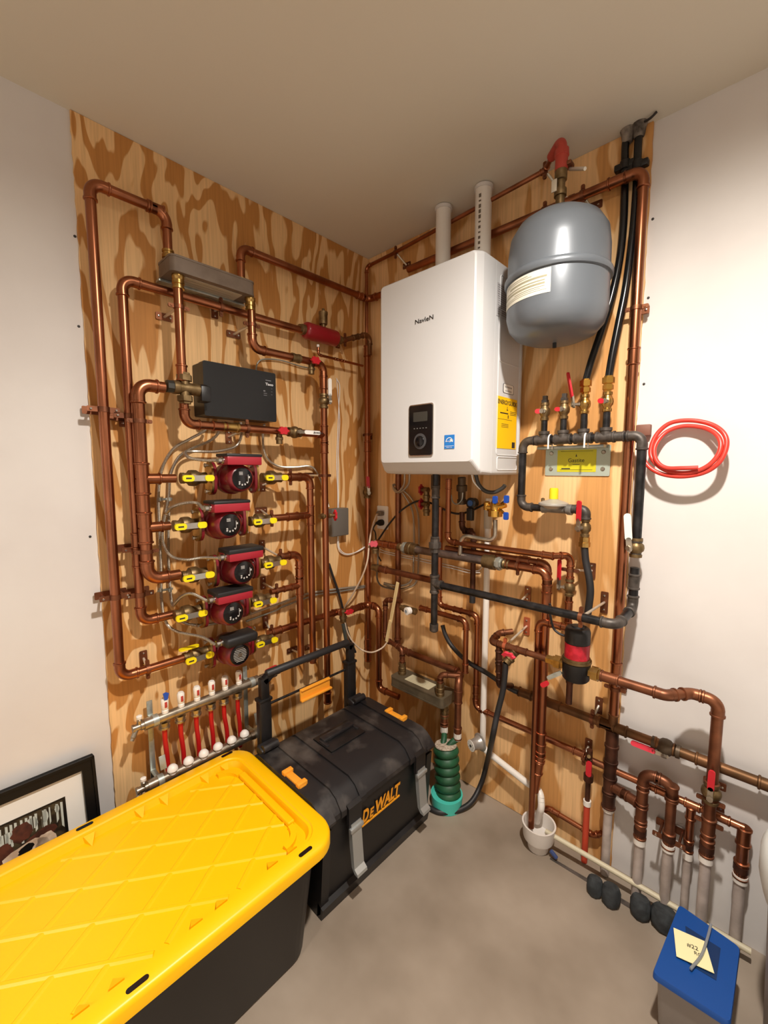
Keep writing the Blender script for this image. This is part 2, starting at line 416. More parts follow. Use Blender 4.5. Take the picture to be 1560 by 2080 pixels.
def rough_panel(name, wall, m, wdt, t):
    M = MW[wall]; sg = 1 if wall == 'R' else -1; poly = [(0.001, .002)]
    zz = .002
    while zz < H-.01: poly.append((wdt+random.uniform(-.0015, .0015), zz)); zz += random.uniform(.012, .03)
    poly += [(wdt, H-.001), (.001, H-.001)]
    b = MB().prism(poly, (0, 0, 0), M @ V((sg, 0, 0)), V((0, 0, 1)), M @ V((0, -t, 0)))
    return b.build(name, m, smooth=False, kind='structure')
rough_panel('trim_1', 'L', plyL, 1.217, .008)
rough_panel('trim_2', 'R', plyR, 1.222, .010)
bpy.data.objects['trim_1']['label'] = 'plywood sheet covering the left wall beside the corner'
bpy.data.objects['trim_2']['label'] = 'plywood sheet covering the right wall beside the corner'
# drywall screw heads beside the sheets
for k, (W_, x, y) in enumerate([('L', 152, 480), ('L', 160, 663), ('L', 183, 1090), ('R', 1326, 445), ('R', 1317, 605), ('R', 1308, 780), ('R', 1271, 1404)]):
    M = MW[W_]; p = WP(W_, x, y, 0)
    tag(MB().lathe(p, M @ V((0, -1, 0)), [(0, .004), (.002, .0035), (.0025, .001)], 10).build('drywall_screw', dark), 'small dark screw head in the white wall beside the plywood edge', 'screw', 'screw heads along the plywood edges')
# ============================================================ BOILER
def SX(x, y, x0): v = ray(x, y); return CAM+v*((x0-CX)/v.x)
bo = thing('tankless_boiler', 'white wall-hung boiler with a black control panel, mounted near the corner', 'boiler', (.62, -.03, 1.385))
def loft(loops, mi=0):
    b = MB(); n = len(loops[0]); vs = [p for l in loops for p in l]
    fs = [(i*n+j, i*n+(j+1) % n, (i+1)*n+(j+1) % n, (i+1)*n+j) for i in range(len(loops)-1) for j in range(n)]
    fs += [tuple(range(n-1, -1, -1)), tuple((len(loops)-1)*n+j for j in range(n))]
    return b.add(vs, fs, mi)
def brect(d, il, ir, ib, it, r=.012):
    x0, x1, z0, z1 = .40+il, .84-ir, 1.385+ib, 2.098-it
    return [V(((x0+x1)/2+a, -d, (z0+z1)/2+c)) for a, c in rrect(x1-x0, z1-z0, r, 4)]
loft([brect(.03, 0, 0, 0, 0), brect(.235, 0, 0, 0, 0)]).build('housing', whitep, bo, ang=24)
loft([brect(.237, 0, 0, 0, 0, .012), brect(.30, 0, 0, .004, 0, .012), brect(.312, .001, .001, .012, .001, .012), brect(.341, .012, .010, .042, .006, .014), brect(.345, .017, .015, .046, .010, .014)]).build('front_cover', whitep, bo, ang=10)
MB().box((.62, -.012, 2.115), (.5, .02, .05)).build('mounting_bracket', galv, bo)
X_, Z_, O_ = V((1, 0, 0)), V((0, 0, 1)), V((0, -1, 0))
text('NavIeN', R(861.5, 649, .346), X_, Z_, .0155, dark, bo, bold=.012, width=abs(R(843, 650, .346).x-R(880, 646, .346).x))
a, c = R(833, 826, .347), R(878, 924, .347); mid = (a+c)/2; pw, ph = abs(c.x-a.x), abs(a.z-c.z)
cp = MB().prism(rrect(pw+.008, ph+.008, .010, 5), mid+O_*-.002, X_, Z_, O_*.004).build('panel_bezel', chrome, bo)
MB().prism(rrect(pw, ph, .008, 5), mid+O_*.001, X_, Z_, O_*.0035).build('control_panel', gloss, bo)
MB().prism(rrect(pw*.62, ph*.19, .002, 2), mid+Z_*ph*.27+O_*.004, X_, Z_, O_*.001).build('screen', mat('lcd', '#3c3a35', .25), bo)
MB().lathe(mid-Z_*ph*.22+O_*.004, O_, [(0, pw*.27), (.002, pw*.27), (.002, pw*.22), (.0022, pw*.2)], 28).build('dial_ring', mat('dial_grey', '#5c5c5e', .3, .5), bo)
MB().lathe(mid-Z_*ph*.22+O_*.004, O_, [(0, pw*.19), (.006, pw*.18), (.008, pw*.12)], 28).build('dial', gloss, bo)
b = MB()
for k in range(5): b.quad(mid+X_*(k-2)*pw*.13+Z_*ph*.04+O_*.0048, X_*pw*.06, Z_*.003)
b.build('button_icon', mat('icon_grey', '#6d6a66', .5), bo, False)
a, c = R(903, 884, .346), R(923, 911, .346); mid = (a+c)/2; w_, h_ = abs(c.x-a.x), abs(a.z-c.z)
es = MB().prism([(-w_/2, -h_/2), (w_/2, -h_/2), (w_/2, h_/2), (-w_/2, h_/2)], mid, X_, Z_, O_*.0008).build('energy_sticker', mat('sticker_blue', '#2478c8', .4), bo, False)
b = MB(); arc = [(w_*.36*cos(t*pi/12), w_*.36*sin(t*pi/12)) for t in range(13)]; arc2 = [(x*.86, y*.86) for x, y in reversed(arc)]
b.prism(arc+arc2, mid+O_*.0008+Z_*0, X_, Z_, O_*.0004)
st = [((.2 if k % 2 == 0 else .08)*w_*cos(pi/2+k*pi/5), (.2 if k % 2 == 0 else .08)*w_*sin(pi/2+k*pi/5)) for k in range(10)]
b.prism(st, mid+X_*w_*.2+Z_*w_*.12+O_*.0008, X_, Z_, O_*.0004)
b.quad(mid-Z_*h_*.3+O_*.001, X_*w_*.9, Z_*.001); b.build('emblem', white, es, False)
text('energy', mid-X_*w_*.1+Z_*h_*.02+O_*.0012, X_, Z_, .005, white, es, xs=.9)
text('ENERGY STAR', mid-Z_*h_*.4+O_*.0012, X_, Z_, .0028, white, es, xs=.9)
# side labels
Yd = V((0, 1, 0)); XO = V((1, 0, 0)); x0 = .8405
def side_rect(x1, y1, x2, y2, x3=None, y3=None):
    a, c = SX(x1, y1, x0), SX(x2, y2, x0); return (a+c)/2, abs(a.y-c.y), abs(a.z-c.z)
mid, w_, h_ = side_rect(1010, 803, 1047, 913)
eg = MB().prism([(-w_/2, -h_/2), (w_/2, -h_/2), (w_/2, h_/2), (-w_/2, h_/2)], mid, Yd, Z_, XO*.0008).build('energy_guide_label', mat('label_yellow', '#f7c40c', .5), bo, False)
text('ENERGYGUIDE', mid+Z_*h_*.40+XO*.001, Yd, Z_, h_*.085, dark, eg, bold=.02, width=w_*.95)
b = MB(); q = mid+XO*.0011
b.quad(q+Z_*h_*.29, Yd*.003, Z_*h_*.07); b.quad(q+Z_*h_*.26, Yd*.010, Z_*.003)
b.quad(q+Z_*h_*.07-Yd*w_*.1, Yd*w_*.7, Z_*.0012); b.quad(q+Z_*h_*.19-Yd*w_*.15, Yd*w_*.4, Z_*.004)
for k in range(3): b.quad(q+Z_*h_*(.24-.03*k)+Yd*w_*.3, Yd*w_*.3, Z_*.0018)
for k in range(3): b.quad(q+Z_*h_*(-.02-.03*k)-Yd*w_*.1, Yd*w_*.35, Z_*.0015)
b.quad(q+Yd*w_*.05+Z_*h_*.13, Yd*.006, Z_*.012); b.quad(q+Yd*w_*.36-Z_*h_*.42, Yd*w_*.16, Z_*h_*.12); b.build('print', dark, eg, False)
mid, w_, h_ = side_rect(1022, 778, 1043, 803)
sl = MB().prism(rrect(w_, h_, .006, 3), mid, Yd, Z_, XO*.0008).build('serial_label', dark, bo, False)
MB().prism(rrect(w_*.92, h_*.94, .006, 3), mid, Yd, Z_, XO*.0012).build('serial_field', white, sl, False)
b = MB()
for k in range(12): b.quad(mid+XO*.0014+Yd*(k-6)*w_*.055+Z_*h_*.16, Yd*w_*.025, Z_*h_*.16); b.quad(mid+XO*.0014+Yd*(k-6)*w_*.05-Z_*h_*.25, Yd*w_*.02, Z_*h_*.18)
b.build('barcode', dark, sl, False)
mid, w_, h_ = side_rect(1010, 572, 1030, 652)
gl = MB().prism([(-w_/2, -h_/2), (w_/2, -h_/2), (w_/2, h_/2), (-w_/2, h_/2)], mid, Yd, Z_, XO*.0006).build('warning_label', mat('label_grey', '#bdbabb', .6), bo, False)
b = MB()
for k in range(14): b.quad(mid+XO*.001+Z_*h_*(.44-.066*k), Yd*w_*random.uniform(.7, .9), Z_*.0025)
b.build('print', mat('print_grey', '#8b8788', .6), gl, False)
b = MB()
def ridge(pts, r=.0022, closed=True): P = [V((x0-.0004, y, z)) for y, z in pts]; b.tube(P+([P[0], P[1]] if closed else []), r, 6, not closed)
ridge(rrect(.165, .60, .012, 4, -.125, 1.755)); ridge(rrect(.150, .045, .008, 4, -.125, 1.425))
ridge(rrect(.150, .17, .006, 3, -.125, 1.86)); ridge([(-.05, 1.46), (-.05, 2.06)], closed=False)
b.build('pressed_rib', whitep, bo)
# ============================================================ FLUE PIPES
for k, (x, lab, r) in enumerate([(.522, 'left white plastic flue pipe rising from the boiler top to the ceiling, unprinted', .030), (.702, 'right white plastic flue pipe with dark vertical printing rising from the boiler top', .030)]):
    t = thing('flue_pipe', lab, 'flue pipe', (x, -.097, 2.099)); MB().lathe((x, -.097, 2.099), Z_, [(0, r), (.339, r)], 28).build('tube', pvc, t)
    MB().lathe((x, -.097, 2.425), Z_, [(0, r+.001), (0, r+.004), (.012, r+.004)], 28).build('collar', paint, t)
    if k:
        q = MB(); dirn = (CAM-V((x, -.097, 2.3))); dirn.z = 0; dirn = Matrix.Rotation(radians(-25), 3, 'Z') @ dirn.normalized(); tv = Z_.cross(dirn)
        for j in range(14): q.quad(V((x, -.097, 2.16+j*.018))+dirn*(r+.0006), tv*.009, Z_*random.choice([.006, .010, .013]))
        q.build('print', mat('print_brown', '#6b5f52', .6), t, False)
# ============================================================ EXPANSION TANK
tx, ty = 1.028, -.2
tk = thing('expansion_tank', 'grey steel expansion tank hanging beside the boiler below a red fitting', 'tank', (tx, ty, 1.795))
b = MB(); T = V((tx, ty, 0)); RT_ = .147
pr = [(1.797, .001), (1.798, .04), (1.804, .085), (1.818, .118), (1.842, .138), (1.875, RT_), (1.975, RT_)]
b.lathe(T, Z_, pr, 56); b.build('lower_shell', tankm, tk)
b = MB(); b.lathe(T, Z_, [(1.985, RT_), (2.06, RT_-.001), (2.105, .140), (2.138, .120), (2.158, .09), (2.170, .05), (2.173, .001)], 56); b.build('upper_shell', tankm, tk)
b = MB(); b.lathe(T, Z_, [(1.968, RT_), (1.970, RT_+.006), (1.975, RT_+.0085), (1.984, RT_+.0085), (1.990, RT_+.005), (1.993, RT_)], 56); b.build('seam_ring', tankm, tk)
b = MB(); vs = []; n = 24
for i in range(n+1):
    a = radians(-158+84*i/n); 
    for z in (1.898, 1.964): vs.append(T+V((cos(a)*(RT_+.0008), sin(a)*(RT_+.0008), z)))
b.add(vs, [(2*i, 2*i+2, 2*i+3, 2*i+1) for i in range(n)]); tl = b.build('paper_label', paper, tk)
b = MB()
for z, hh, a0, a1 in [(1.957, .0015, -140, -100), (1.952, .0012, -145, -95), (1.944, .005, -130, -78), (1.934, .003, -152, -80), (1.926, .005, -152, -80), (1.918, .0015, -120, -80), (1.913, .0012, -150, -85), (1.908, .0012, -150, -78)]:
    vs = []
    for i in range(13):
        a = radians(a0+(a1-a0)*i/12)
        for zz in (z-hh/2, z+hh/2): vs.append(T+V((cos(a)*(RT_+.0013), sin(a)*(RT_+.0013), zz)))
    b.add(vs, [(2*i, 2*i+2, 2*i+3, 2*i+1) for i in range(12)])
b.build('print', mat('print_olive', '#9a957c', .6), tl, False)
MB().lathe((tx, ty, 1.782), Z_, [(0, .006), (.015, .006)], 12).build('air_valve', black, tk)
MB().lathe((tx, ty, 2.172), Z_, [(0, .016), (.012, .016), (.012, .011), (.03, .011)], 6).build('nipple', brassd, tk)
# ============================================================ YELLOW-LIDDED TOTE
to = thing('storage_tote', 'black storage tote under a bright yellow lid in the left foreground', 'storage box', (.44, -1.24, 0))
lx0, lx1, ly0, ly1, lz = .155, .728, -1.63, -.832, .375
cx, cy, lw, ll = (lx0+lx1)/2, (ly0+ly1)/2, lx1-lx0, ly1-ly0
def lr(ins, z, r): return [V((cx+a, cy+c, z)) for a, c in rrect(lw-2*ins, ll-2*ins, max(r-ins*.6, .02), 8)]
L_ = [lr(.008, lz-.038, .075), lr(.0, lz-.036, .08), lr(0, lz-.012, .08), lr(.003, lz-.004, .08), lr(.009, lz, .08), lr(.042, lz, .08), lr(.045, lz-.004, .08), lr(.052, lz-.004, .08), lr(.06, lz-.022, .08)]
ylid = mat('yellow_lid_plastic', '#fdc000', .38, spec=.45)
lid = loft(L_).build('lid', ylid, to)
b = MB(); zf = lz-.022
def clip(p, d, x0_, x1_, y0_, y1_):
    t0, t1 = -9, 9
    for i, (a, c) in enumerate(((x0_, x1_), (y0_, y1_))):
        if abs(d[i]) < 1e-6: continue
        u, v = (a-p[i])/d[i], (c-p[i])/d[i]; t0 = max(t0, min(u, v)); t1 = min(t1, max(u, v))
    return t0, t1
for ang, stp, ph, rh in ((radians(35), .098, .02, .0038), (radians(-35+180), .098, .05, .0030)):
    d = (sin(ang), cos(ang)); nn = (d[1], -d[0])
    for k in range(-9, 10):
        p = (cx+nn[0]*(stp*k+ph), cy+nn[1]*(stp*k+ph)); t0, t1 = clip(p, d, lx0+.075, lx1-.075, ly0+.08, ly1-.085)
        if t1-t0 < .03: continue
        A = V((p[0]+d[0]*t0, p[1]+d[1]*t0, zf)); B = V((p[0]+d[0]*t1, p[1]+d[1]*t1, zf))
        N_ = V((nn[0], nn[1], 0)); vs = [A-N_*.0075, A-N_*.0035+Z_*rh, A+N_*.0035+Z_*rh, A+N_*.0075, B-N_*.0075, B-N_*.0035+Z_*rh, B+N_*.0035+Z_*rh, B+N_*.0075]
        b.add(vs, [(0, 1, 5, 4), (1, 2, 6, 5), (2, 3, 7, 6), (0, 3, 2, 1), (4, 5, 6, 7)])
b.build('lattice_ribs', ylid, lid, False)
# recessed frame steps: long bars and curved corner shelves inside the rim, small wedge gussets
MB().box((cx, ly1-.075, zf+.008), (lw*.52, .022, .016), .004).build('inner_step', ylid, lid, False)
for sx in (lx0+.072, lx1-.072):
    pass
for (x, y) in ((lx0+.06, -.93), (lx0+.06, -1.0), (lx0+.06, -1.13), (lx0+.06, -1.2), (lx0+.06, -1.33), (lx1-.06, -.96), (lx1-.06, -1.02), (lx1-.06, -1.16), (lx1-.06, -1.22), (lx1-.06, -1.38), (lx1-.06, -1.44)):
    s = 1 if x < cx else -1; vs = [V((x-.004*s, y-.014, zf)), V((x-.004*s, y+.014, zf)), V((x+.028*s, y, zf)), V((x-.004*s, y-.014, lz-.004)), V((x-.004*s, y+.014, lz-.004))]
    MB().add(vs, [(0, 1, 2), (3, 4, 1, 0), (0, 2, 3), (1, 4, 2), (3, 2, 4)]).build('gusset', ylid, lid, False)
for sx in (-1, 1):
    ccx, ccy = cx+sx*(lw/2-.135), ly1-.135
    arc = []
    for k in range(9):
        a = pi/2*k/8; arc.append((sx*cos(a)*.062, sin(a)*.062))
    inner = [(x*.72, y*.72) for x, y in reversed(arc)]
    MB().prism(arc+inner, (ccx, ccy, zf), X_, Yd, Z_*.012).build('corner_step', ylid, lid, False)
for (x, y) in ((lx1-.021, -1.352), (lx1-.021, -.942), (lx0+.021, -.902), (lx0+.021, -1.333)):
    MB().prism(rrect(.012, .042, .0059, 5), (x, y, lz-.0005), X_, Yd, Z_*.0012).build('slot', gloss, lid, False)
def br_(ins, z, r): return [V((cx+a, cy+c, z)) for a, c in rrect(lw-2*ins, ll-2*ins, r, 6)]
loft([br_(.072, .001, .05), br_(.066, .012, .06), br_(.04, .28, .07), br_(.034, .29, .07), br_(.03, lz-.03, .07)]).build('tub', mat('tub_black', '#141214', .42), to)
# ============================================================ ROLLING TOOL BOX
tb = thing('rolling_tool_box', 'black rolling tool box with orange lettering and a raised pull handle', 'tool box', (.45, -.556, 0))
ya, yb = -.832, -.285; yc, yw = (ya+yb)/2, yb-ya
def prof(pts, y0, y1, m, name, par, bevel=0):
    return MB().prism(pts, (0, y0, 0), X_, Z_, V((0, y1-y0, 0))).build(name, m, par)
body = [(.27, .03), (.29, .003), (.595, .003), (.612, .012), (.632, .30), (.632, .318), (.25, .318)]
prof(body, ya+.012, yb-.012, mat('box_black', '#0f0e10', .4), 'body', tb)
b = MB()
for y0, y1 in ((ya+.004, ya+.035), (yb-.035, yb-.004)):
    b.prism([(.262, .02), (.29, .004), (.603, .004), (.618, .02), (.640, .30), (.25, .30)], (0, y0, 0), X_, Z_, V((0, y1-y0, 0)))
b.prism([(.60, .001), (.622, .001), (.630, .04), (.605, .05)], (0, ya+.004, 0), X_, Z_, V((0, yw-.008, 0)))
b.build('corner_guard', black, tb)
lidp = [(.245, .318), (.640, .318), (.640, .335), (.615, .366), (.585, .380), (.28, .384), (.25, .372)]
tlid = prof(lidp, ya, yb, blackd, 'box_lid', tb)
for yq, ww in ((ya+.082, .022), (ya+.166, .026), (yb-.128, .026), (yb-.050, .022)):
    MB().prism([(.25, .372), (.245, .318), (.646, .318), (.646, .338), (.619, .371), (.587, .387), (.28, .391)], (0, yq-ww/2, 0), X_, Z_, V((0, ww, 0))).build('lid_rib', blackd, tlid)
for y0, y1 in ((ya-.001, ya+.045), (yb-.045, yb+.001)):
    b = MB().prism([(.25, .372), (.24, .322), (.650, .322), (.650, .330), (.622, .358), (.59, .372), (.28, .376)], (0, y0, 0), X_, Z_, V((0, y1-y0, 0)))
    b.build('lid_end', blackd, tlid)
b = MB(); b.box((.40, yc, .386), (.11, .17, .006), .002); b.build('grip_recess', black, tlid)
b = MB(); b.box((.385, yc, .394), (.032, .15, .014), .005); b.box((.40, yc+.075, .388), (.05, .014, .012), .003); b.box((.40, yc-.075, .388), (.05, .014, .012), .003); b.build('carry_handle', blackd, tlid)
for y in (ya+.022, yb-.022):
    q = MB(); yy = y; q.box((.465, yy, .381), (.10, .026, .012), .002); q.box((.425, yy, .388), (.018, .036, .014), .002); q.box((.505, yy, .388), (.018, .036, .014), .002); q.build('orange_clip', orange, tlid)
for y in (ya+.124, yb-.088):
    q = MB(); q.prism([(.640, .345), (.652, .335), (.652, .27), (.640, .27)], (0, y-.028, 0), X_, Z_, V((0, .056, 0))); la = q.build('latch_mount', black, tb)
    q = MB(); q.prism([(.640, .275), (.655, .28), (.662, .20), (.668, .135), (.682, .125), (.684, .116), (.668, .118), (.655, .135), (.646, .20)], (0, y-.021, 0), X_, Z_, V((0, .042, 0)))
    q.box((.656, y, .262), (.012, .055, .014), .002); q.build('latch', silver, la)
a, c = SX(737, 1648, .634), SX(815, 1610, .634); nrm = V((1, 0, -.068)).normalized(); upv = V((.068, 0, 1)).normalized()
for s, yy, hh, wl, zz in (('D', -.6455, .050, .030, .248), ('E', -.6175, .036, .020, .2415), ('WALT', -.5375, .050, .128, .248)):
    text(s, V((.6318, yy, zz)), Yd, upv, hh, mat('logo_orange', '#f2a11c', .5), tb, bold=.045, width=wl, shear=.12, thick=.001)
MB().box((.6285, -.564, .2135), (.004, .190, .005)).build('underline', mat('logo_orange', '#f2a11c'), tb)
# telescopic handle
def SXv(x, y): return SX(x, y, .225)
for y in (-.775, -.345):
    MB().box((.222, y, .335), (.034, .048, .45), .006).build('upright', black, tb)
for y in (-.775, -.345):
    b = MB(); b.box((.225, y, .592), (.026, .034, .09), .004); b.box((.222, y, .553), (.040, .054, .012), .003)
    b.box((.225, y+(.015 if y < -.5 else -.015), .632), (.026, .05, .03), .005, rot=Matrix.Rotation(radians(35 if y < -.5 else -35), 3, 'X'))
    b.build('handle_corner', black, tb)
b = MB().lathe((.228, -.765, .648), Yd, [(0, .012), (.004, .0145), (.40, .0145), (.406, .012)], 20); b.build('pull_bar', blackr, tb)
b = MB().lathe((.215, -.77, .52), Yd, [(0, .005), (.43, .005)], 12); b.build('cross_rod', iron, tb)
b = MB().box((.232, -.545, .505), (.010, .150, .052), .003); b.box((.242, -.545, .487), (.014, .155, .008), .002); b.box((.236, -.545, .527), (.014, .146, .006), .002); b.build('orange_flap', orange, tb)
b = MB()
for y in (ya+.045, yb-.06):
    b.box((.262, y, .385), (.04, .075, .035), .008, rot=Matrix.Rotation(radians(18), 3, 'Y')); b.lathe((.28, y-.03, .40), Yd, [(0, .014), (.06, .014)], 14)
b.build('hinge_block', blackd, tb)
# ============================================================ PICTURE FRAME
fy1 = -1.274; fw_, fh_ = .62, .50
ft = math.atan2(.085, .49); fu = V((0, 1, 0)); fv = V((-sin(ft), 0, cos(ft))); fn = V((cos(ft), 0, sin(ft)))
fo = V((.020+sin(ft)*fh_, fy1-fw_/2, .0)); fo.z = .002
pf = thing('picture_frame', 'black picture frame with a white mat leaning against the left wall', 'picture frame', fo)
fc = fo+fv*(fh_/2)
b = MB(); fb = .034
for s in (-1, 1):
    b.prism(rrect(fb, fh_, .002, 1, s*(fw_/2-fb/2)), fc, fu, fv, fn*.018); b.prism(rrect(fw_-2*fb, fb, .002, 1, 0, s*(fh_/2-fb/2)), fc, fu, fv, fn*.018)
    b.prism(rrect(.008, fh_, .002, 1, s*(fw_/2-.004)), fc, fu, fv, fn*.024); b.prism(rrect(fw_, .008, .002, 1, 0, s*(fh_/2-.004)), fc, fu, fv, fn*.024)
b.build('frame', mat('frame_black', '#0e0d0d', .4, spec=.25), pf, False)
MB().prism(rrect(fw_-fb, fh_-fb, .001, 1), fc, fu, fv, fn*.006).build('mat_board', mat('mat_board', '#dcd9d3', .7), pf, False)
pw_, ph_ = .185, .20; pc = fc+fu*(fw_/2-.088-pw_/2)+fv*(fh_/2-.098-ph_/2)+fn*.0065
cols = [mat('photo_dark', '#231b14', .4, 0, '#4a3f2c', 45), mat('photo_sky', '#b9bdb4', .5), mat('photo_hide_brown', '#5a2e20', .5, 0, '#3a1d14', 40), mat('photo_hide_cream', '#d8c4ae', .5, 0, '#b59a82', 30), mat('photo_black', '#0d0b0a', .4), mat('photo_blue', '#2c3f55', .4)]
b = MB(); z = 0
def patch(poly, mi, lift): b.prism([(x*pw_, y*ph_) for x, y in poly], pc+fn*lift*.0004, fu, fv, fn*.0004, mi)
def blob(cx_, cy_, rx, ry, mi, lift, rot=0, n=18):
    patch([(cx_+cos(rot)*rx*cos(2*pi*k/n)*(1+.12*sin(3*k))-sin(rot)*ry*sin(2*pi*k/n), cy_+sin(rot)*rx*cos(2*pi*k/n)+cos(rot)*ry*sin(2*pi*k/n)*(1+.1*cos(2*k))) for k in range(n)], mi, lift)
patch([(-.54, -.53), (.54, -.53), (.54, .53), (-.54, .53)], 4, -1)
patch([(-.5, -.5), (.5, -.5), (.5, .5), (-.5, .5)], 0, 0)
for a_ in ((-.45, .25, .035, .2), (-.22, .30, .10, .09), (.10, .36, .07, .09), (.26, .38, .045, .09), (.42, .41, .03, .06)): blob(*a_, 1, 1)
for k in range(16):
    x = -.48+k*.062+random.uniform(-.015, .015); y0_ = random.uniform(.12, .34); patch([(x, y0_), (x+.03, y0_+random.uniform(-.05, .05)), (x+.035, .47), (x+.004, .48)], 1, 1)
for k in range(9): x = -.47+k*.115; patch([(x, .05), (x+.014, .05), (x+.012, .5), (x, .5)], 0, 2)
blob(-.27, .1, .13, .16, 2, 3); blob(-.03, .30, .13, .13, 2, 3); blob(.18, .12, .22, .1, 2, 3, .3)
blob(-.02, .0, .3, .13, 3, 4, .15); blob(.25, .02, .13, .13, 3, 4); blob(-.1, -.2, .1, .12, 3, 4); blob(.33, -.1, .06, .12, 3, 4, -.4); blob(-.15, -.38, .05, .14, 3, 4)
blob(.0, .05, .10, .06, 4, 5, .3); blob(.15, -.02, .09, .03, 4, 5); blob(.1, -.25, .15, .1, 4, 5); blob(.18, -.22, .05, .03, 5, 6)
b.build('photo_print', cols, pf, False)
# ============================================================ BLUE-LIDDED CONTAINER, BARREL
bx = thing('plastic_container', 'translucent plastic container with a blue lid and a cream note on top', 'container', (1.50, -.29, 0))
A = [F(1380, 1838, .165), F(1503, 1925, .165), F(1483, 2078, .165), F(1326, 1976, .165)]
cc = sum(A, V())/4
def bl(k, z): return [V((cc.x+(a.x-cc.x)*k, cc.y+(a.y-cc.y)*k, z)) for a in A]
def rnd(P, r=.012, n=4):
    o = []
    for i in range(len(P)):
        p, q, s = P[i-1], P[i], P[(i+1) % len(P)]; a = q+(p-q).normalized()*r; c = q+(s-q).normalized()*r
        for k in range(n+1): t = k/n; o.append((a*(1-t)+q*t).lerp(q*(1-t)+c*t, t))
    return o
loft([rnd(bl(1.0, .150)), rnd(bl(1.02, .151)), rnd(bl(1.02, .160)), rnd(bl(1.0, .166))][::-1]).build('lid', mat('lid_blue', '#0b4690', .4), bx)
IN = [F(x, y, .1662) for x, y in ((1392, 1881), (1464, 1927), (1455, 1992), (1398, 1958))]
MB().add(IN+[p+Z_*.001 for p in IN], [(0, 1, 2, 3), (7, 6, 5, 4), (0, 4, 5, 1), (1, 5, 6, 2), (2, 6, 7, 3), (3, 7, 4, 0)]).build('lid_inset', mat('lid_navy', '#10305c', .35), bx, False)
loft([rnd(bl(.78, .002)), rnd(bl(.84, .02)), rnd(bl(.92, .150))][::-1]).build('tub', mat('tub_clear', '#8d857f', .25, alpha=.9), bx)
NP = [F(1368, 1884, .172), F(1432, 1912, .172), F(1451, 1977, .172), F(1374, 1942, .172)]
nt_ = MB().add(NP+[p-Z_*.0012 for p in NP], [(3, 2, 1, 0), (4, 5, 6, 7), (0, 1, 5, 4), (1, 2, 6, 5), (2, 3, 7, 6), (3, 0, 4, 7)]).build('paper_note', mat('note_cream', '#f3e8b4', .6), None, False)
tag(nt_, 'cream paper note with black handwriting lying on the blue lid', 'note')
nu = (NP[1]-NP[0]).normalized(); nv = Z_.cross(nu)
nc = sum(NP, V())/4+Z_*.0006
text('#22', nc+nu*.002+nv*.006, nu, nv, .012, dark, None, name='note_writing').parent = nt_
q = text('RO', nc+nu*.012-nv*.008, nu, nv, .009, dark, None, name='note_writing'); q.parent = nt_
cable('clear plastic scoop handle lying across the blue lid', '', .0032, mat('clear_plastic', '#b9bdc0', .15, trans=.6), 'clear_straw', 'scoop', pts=[F(1403, 1968, .175), F(1425, 1940, .176), F(1437, 1905, .178), F(1444, 1878, .18)])
br = thing('storage_barrel', 'grey barrel with a rounded white lid at the right edge', 'barrel', (1.852, -.27, 0))
MB().lathe((1.852, -.27, 0), Z_, [(.001, .215), (.01, .22), (.44, .236), (.445, .225)], 56).build('drum', mat('drum_grey', '#a39c96', .45), br)
MB().lathe((1.852, -.27, 0), Z_, [(.430, .240), (.434, .248), (.47, .256), (.515, .256), (.545, .246), (.562, .225), (.57, .17), (.572, .001)], 56).build('barrel_lid', mat('lid_white', '#d9dcd8', .35), br)
# ============================================================ LEFT WALL PLUMBING
OL = V((1, 0, 0)); YL = V((0, 1, 0))
r1, r114, r34, r12 = .0143, .0172, .0111, .0079
run('A', 'tall outer copper pipe nearest the left plywood edge, ending at the bottom pump', 'L d.065 342,523 337,429 186,375 241,1379 395,1329', r1, coup=[(1, .0)])
run('B', 'copper pipe running from the red air separator left and down beside the tall outer loop', 'L d.065 612,671 248,566 286,1262 352,1249', r1, coup=[(1, .765), (1, .825)], m=copper)
run('D', 'thick copper header rising left of the pumps and curving to the mixing valve', 'L d.12 334,784 277,783 303,1178 365,1166', r114, tees=[(1, (L(340, 972, .12).z,), (0, 1, 0)), (1, (L(345, 1068, .12).z,), (0, 1, 0))])
D = RUNS['D']
def rowz(x, y, d): return L(x, y, d)
r1z = rowz(340, 972, .12); r2z = rowz(345, 1068, .12); ydr = D[1].y
run('p1in', 'short copper stub from the thick header to the topmost pump', '', r1, pts=[V((.12, ydr+.035, r1z.z)), V((.12, L(356, 972, .12).y, r1z.z))])
run('p2in', 'short copper stub from the thick header to the second pump from the top', '', r1, pts=[V((.12, ydr+.035, r2z.z)), V((.12, L(345, 1068, .12).y, r2z.z))])
run('C', 'straight copper pipe dropping from the upper plate exchanger to the mixing valve', 'L d.125 362,583 369,765', r1, coup=[(0, .96)])
run('E', 'copper pipe curving from below the mixing valve and running right under the black control box', 'L d.12 373,818 376,859 657,884', r1, coup=[(1, .16)])
run('G', 'copper pipe stepping down from the right end of the upper plate exchanger', 'L d.125 508,620 515,708 655,740 667,1422', r1, coup=[(2, .03), (2, .215), (2, .99)], tees=[(2, (L(657, 884, .125).z,), (0, -1, 0))])
run('H', 'copper pipe from the top right of the upper plate exchanger to the corner', 'L d.05 491,566 487,502 w.05,-.05,2.226 w.30,-.05,2.226', r1, coup=[(1, .97)], m=copper)
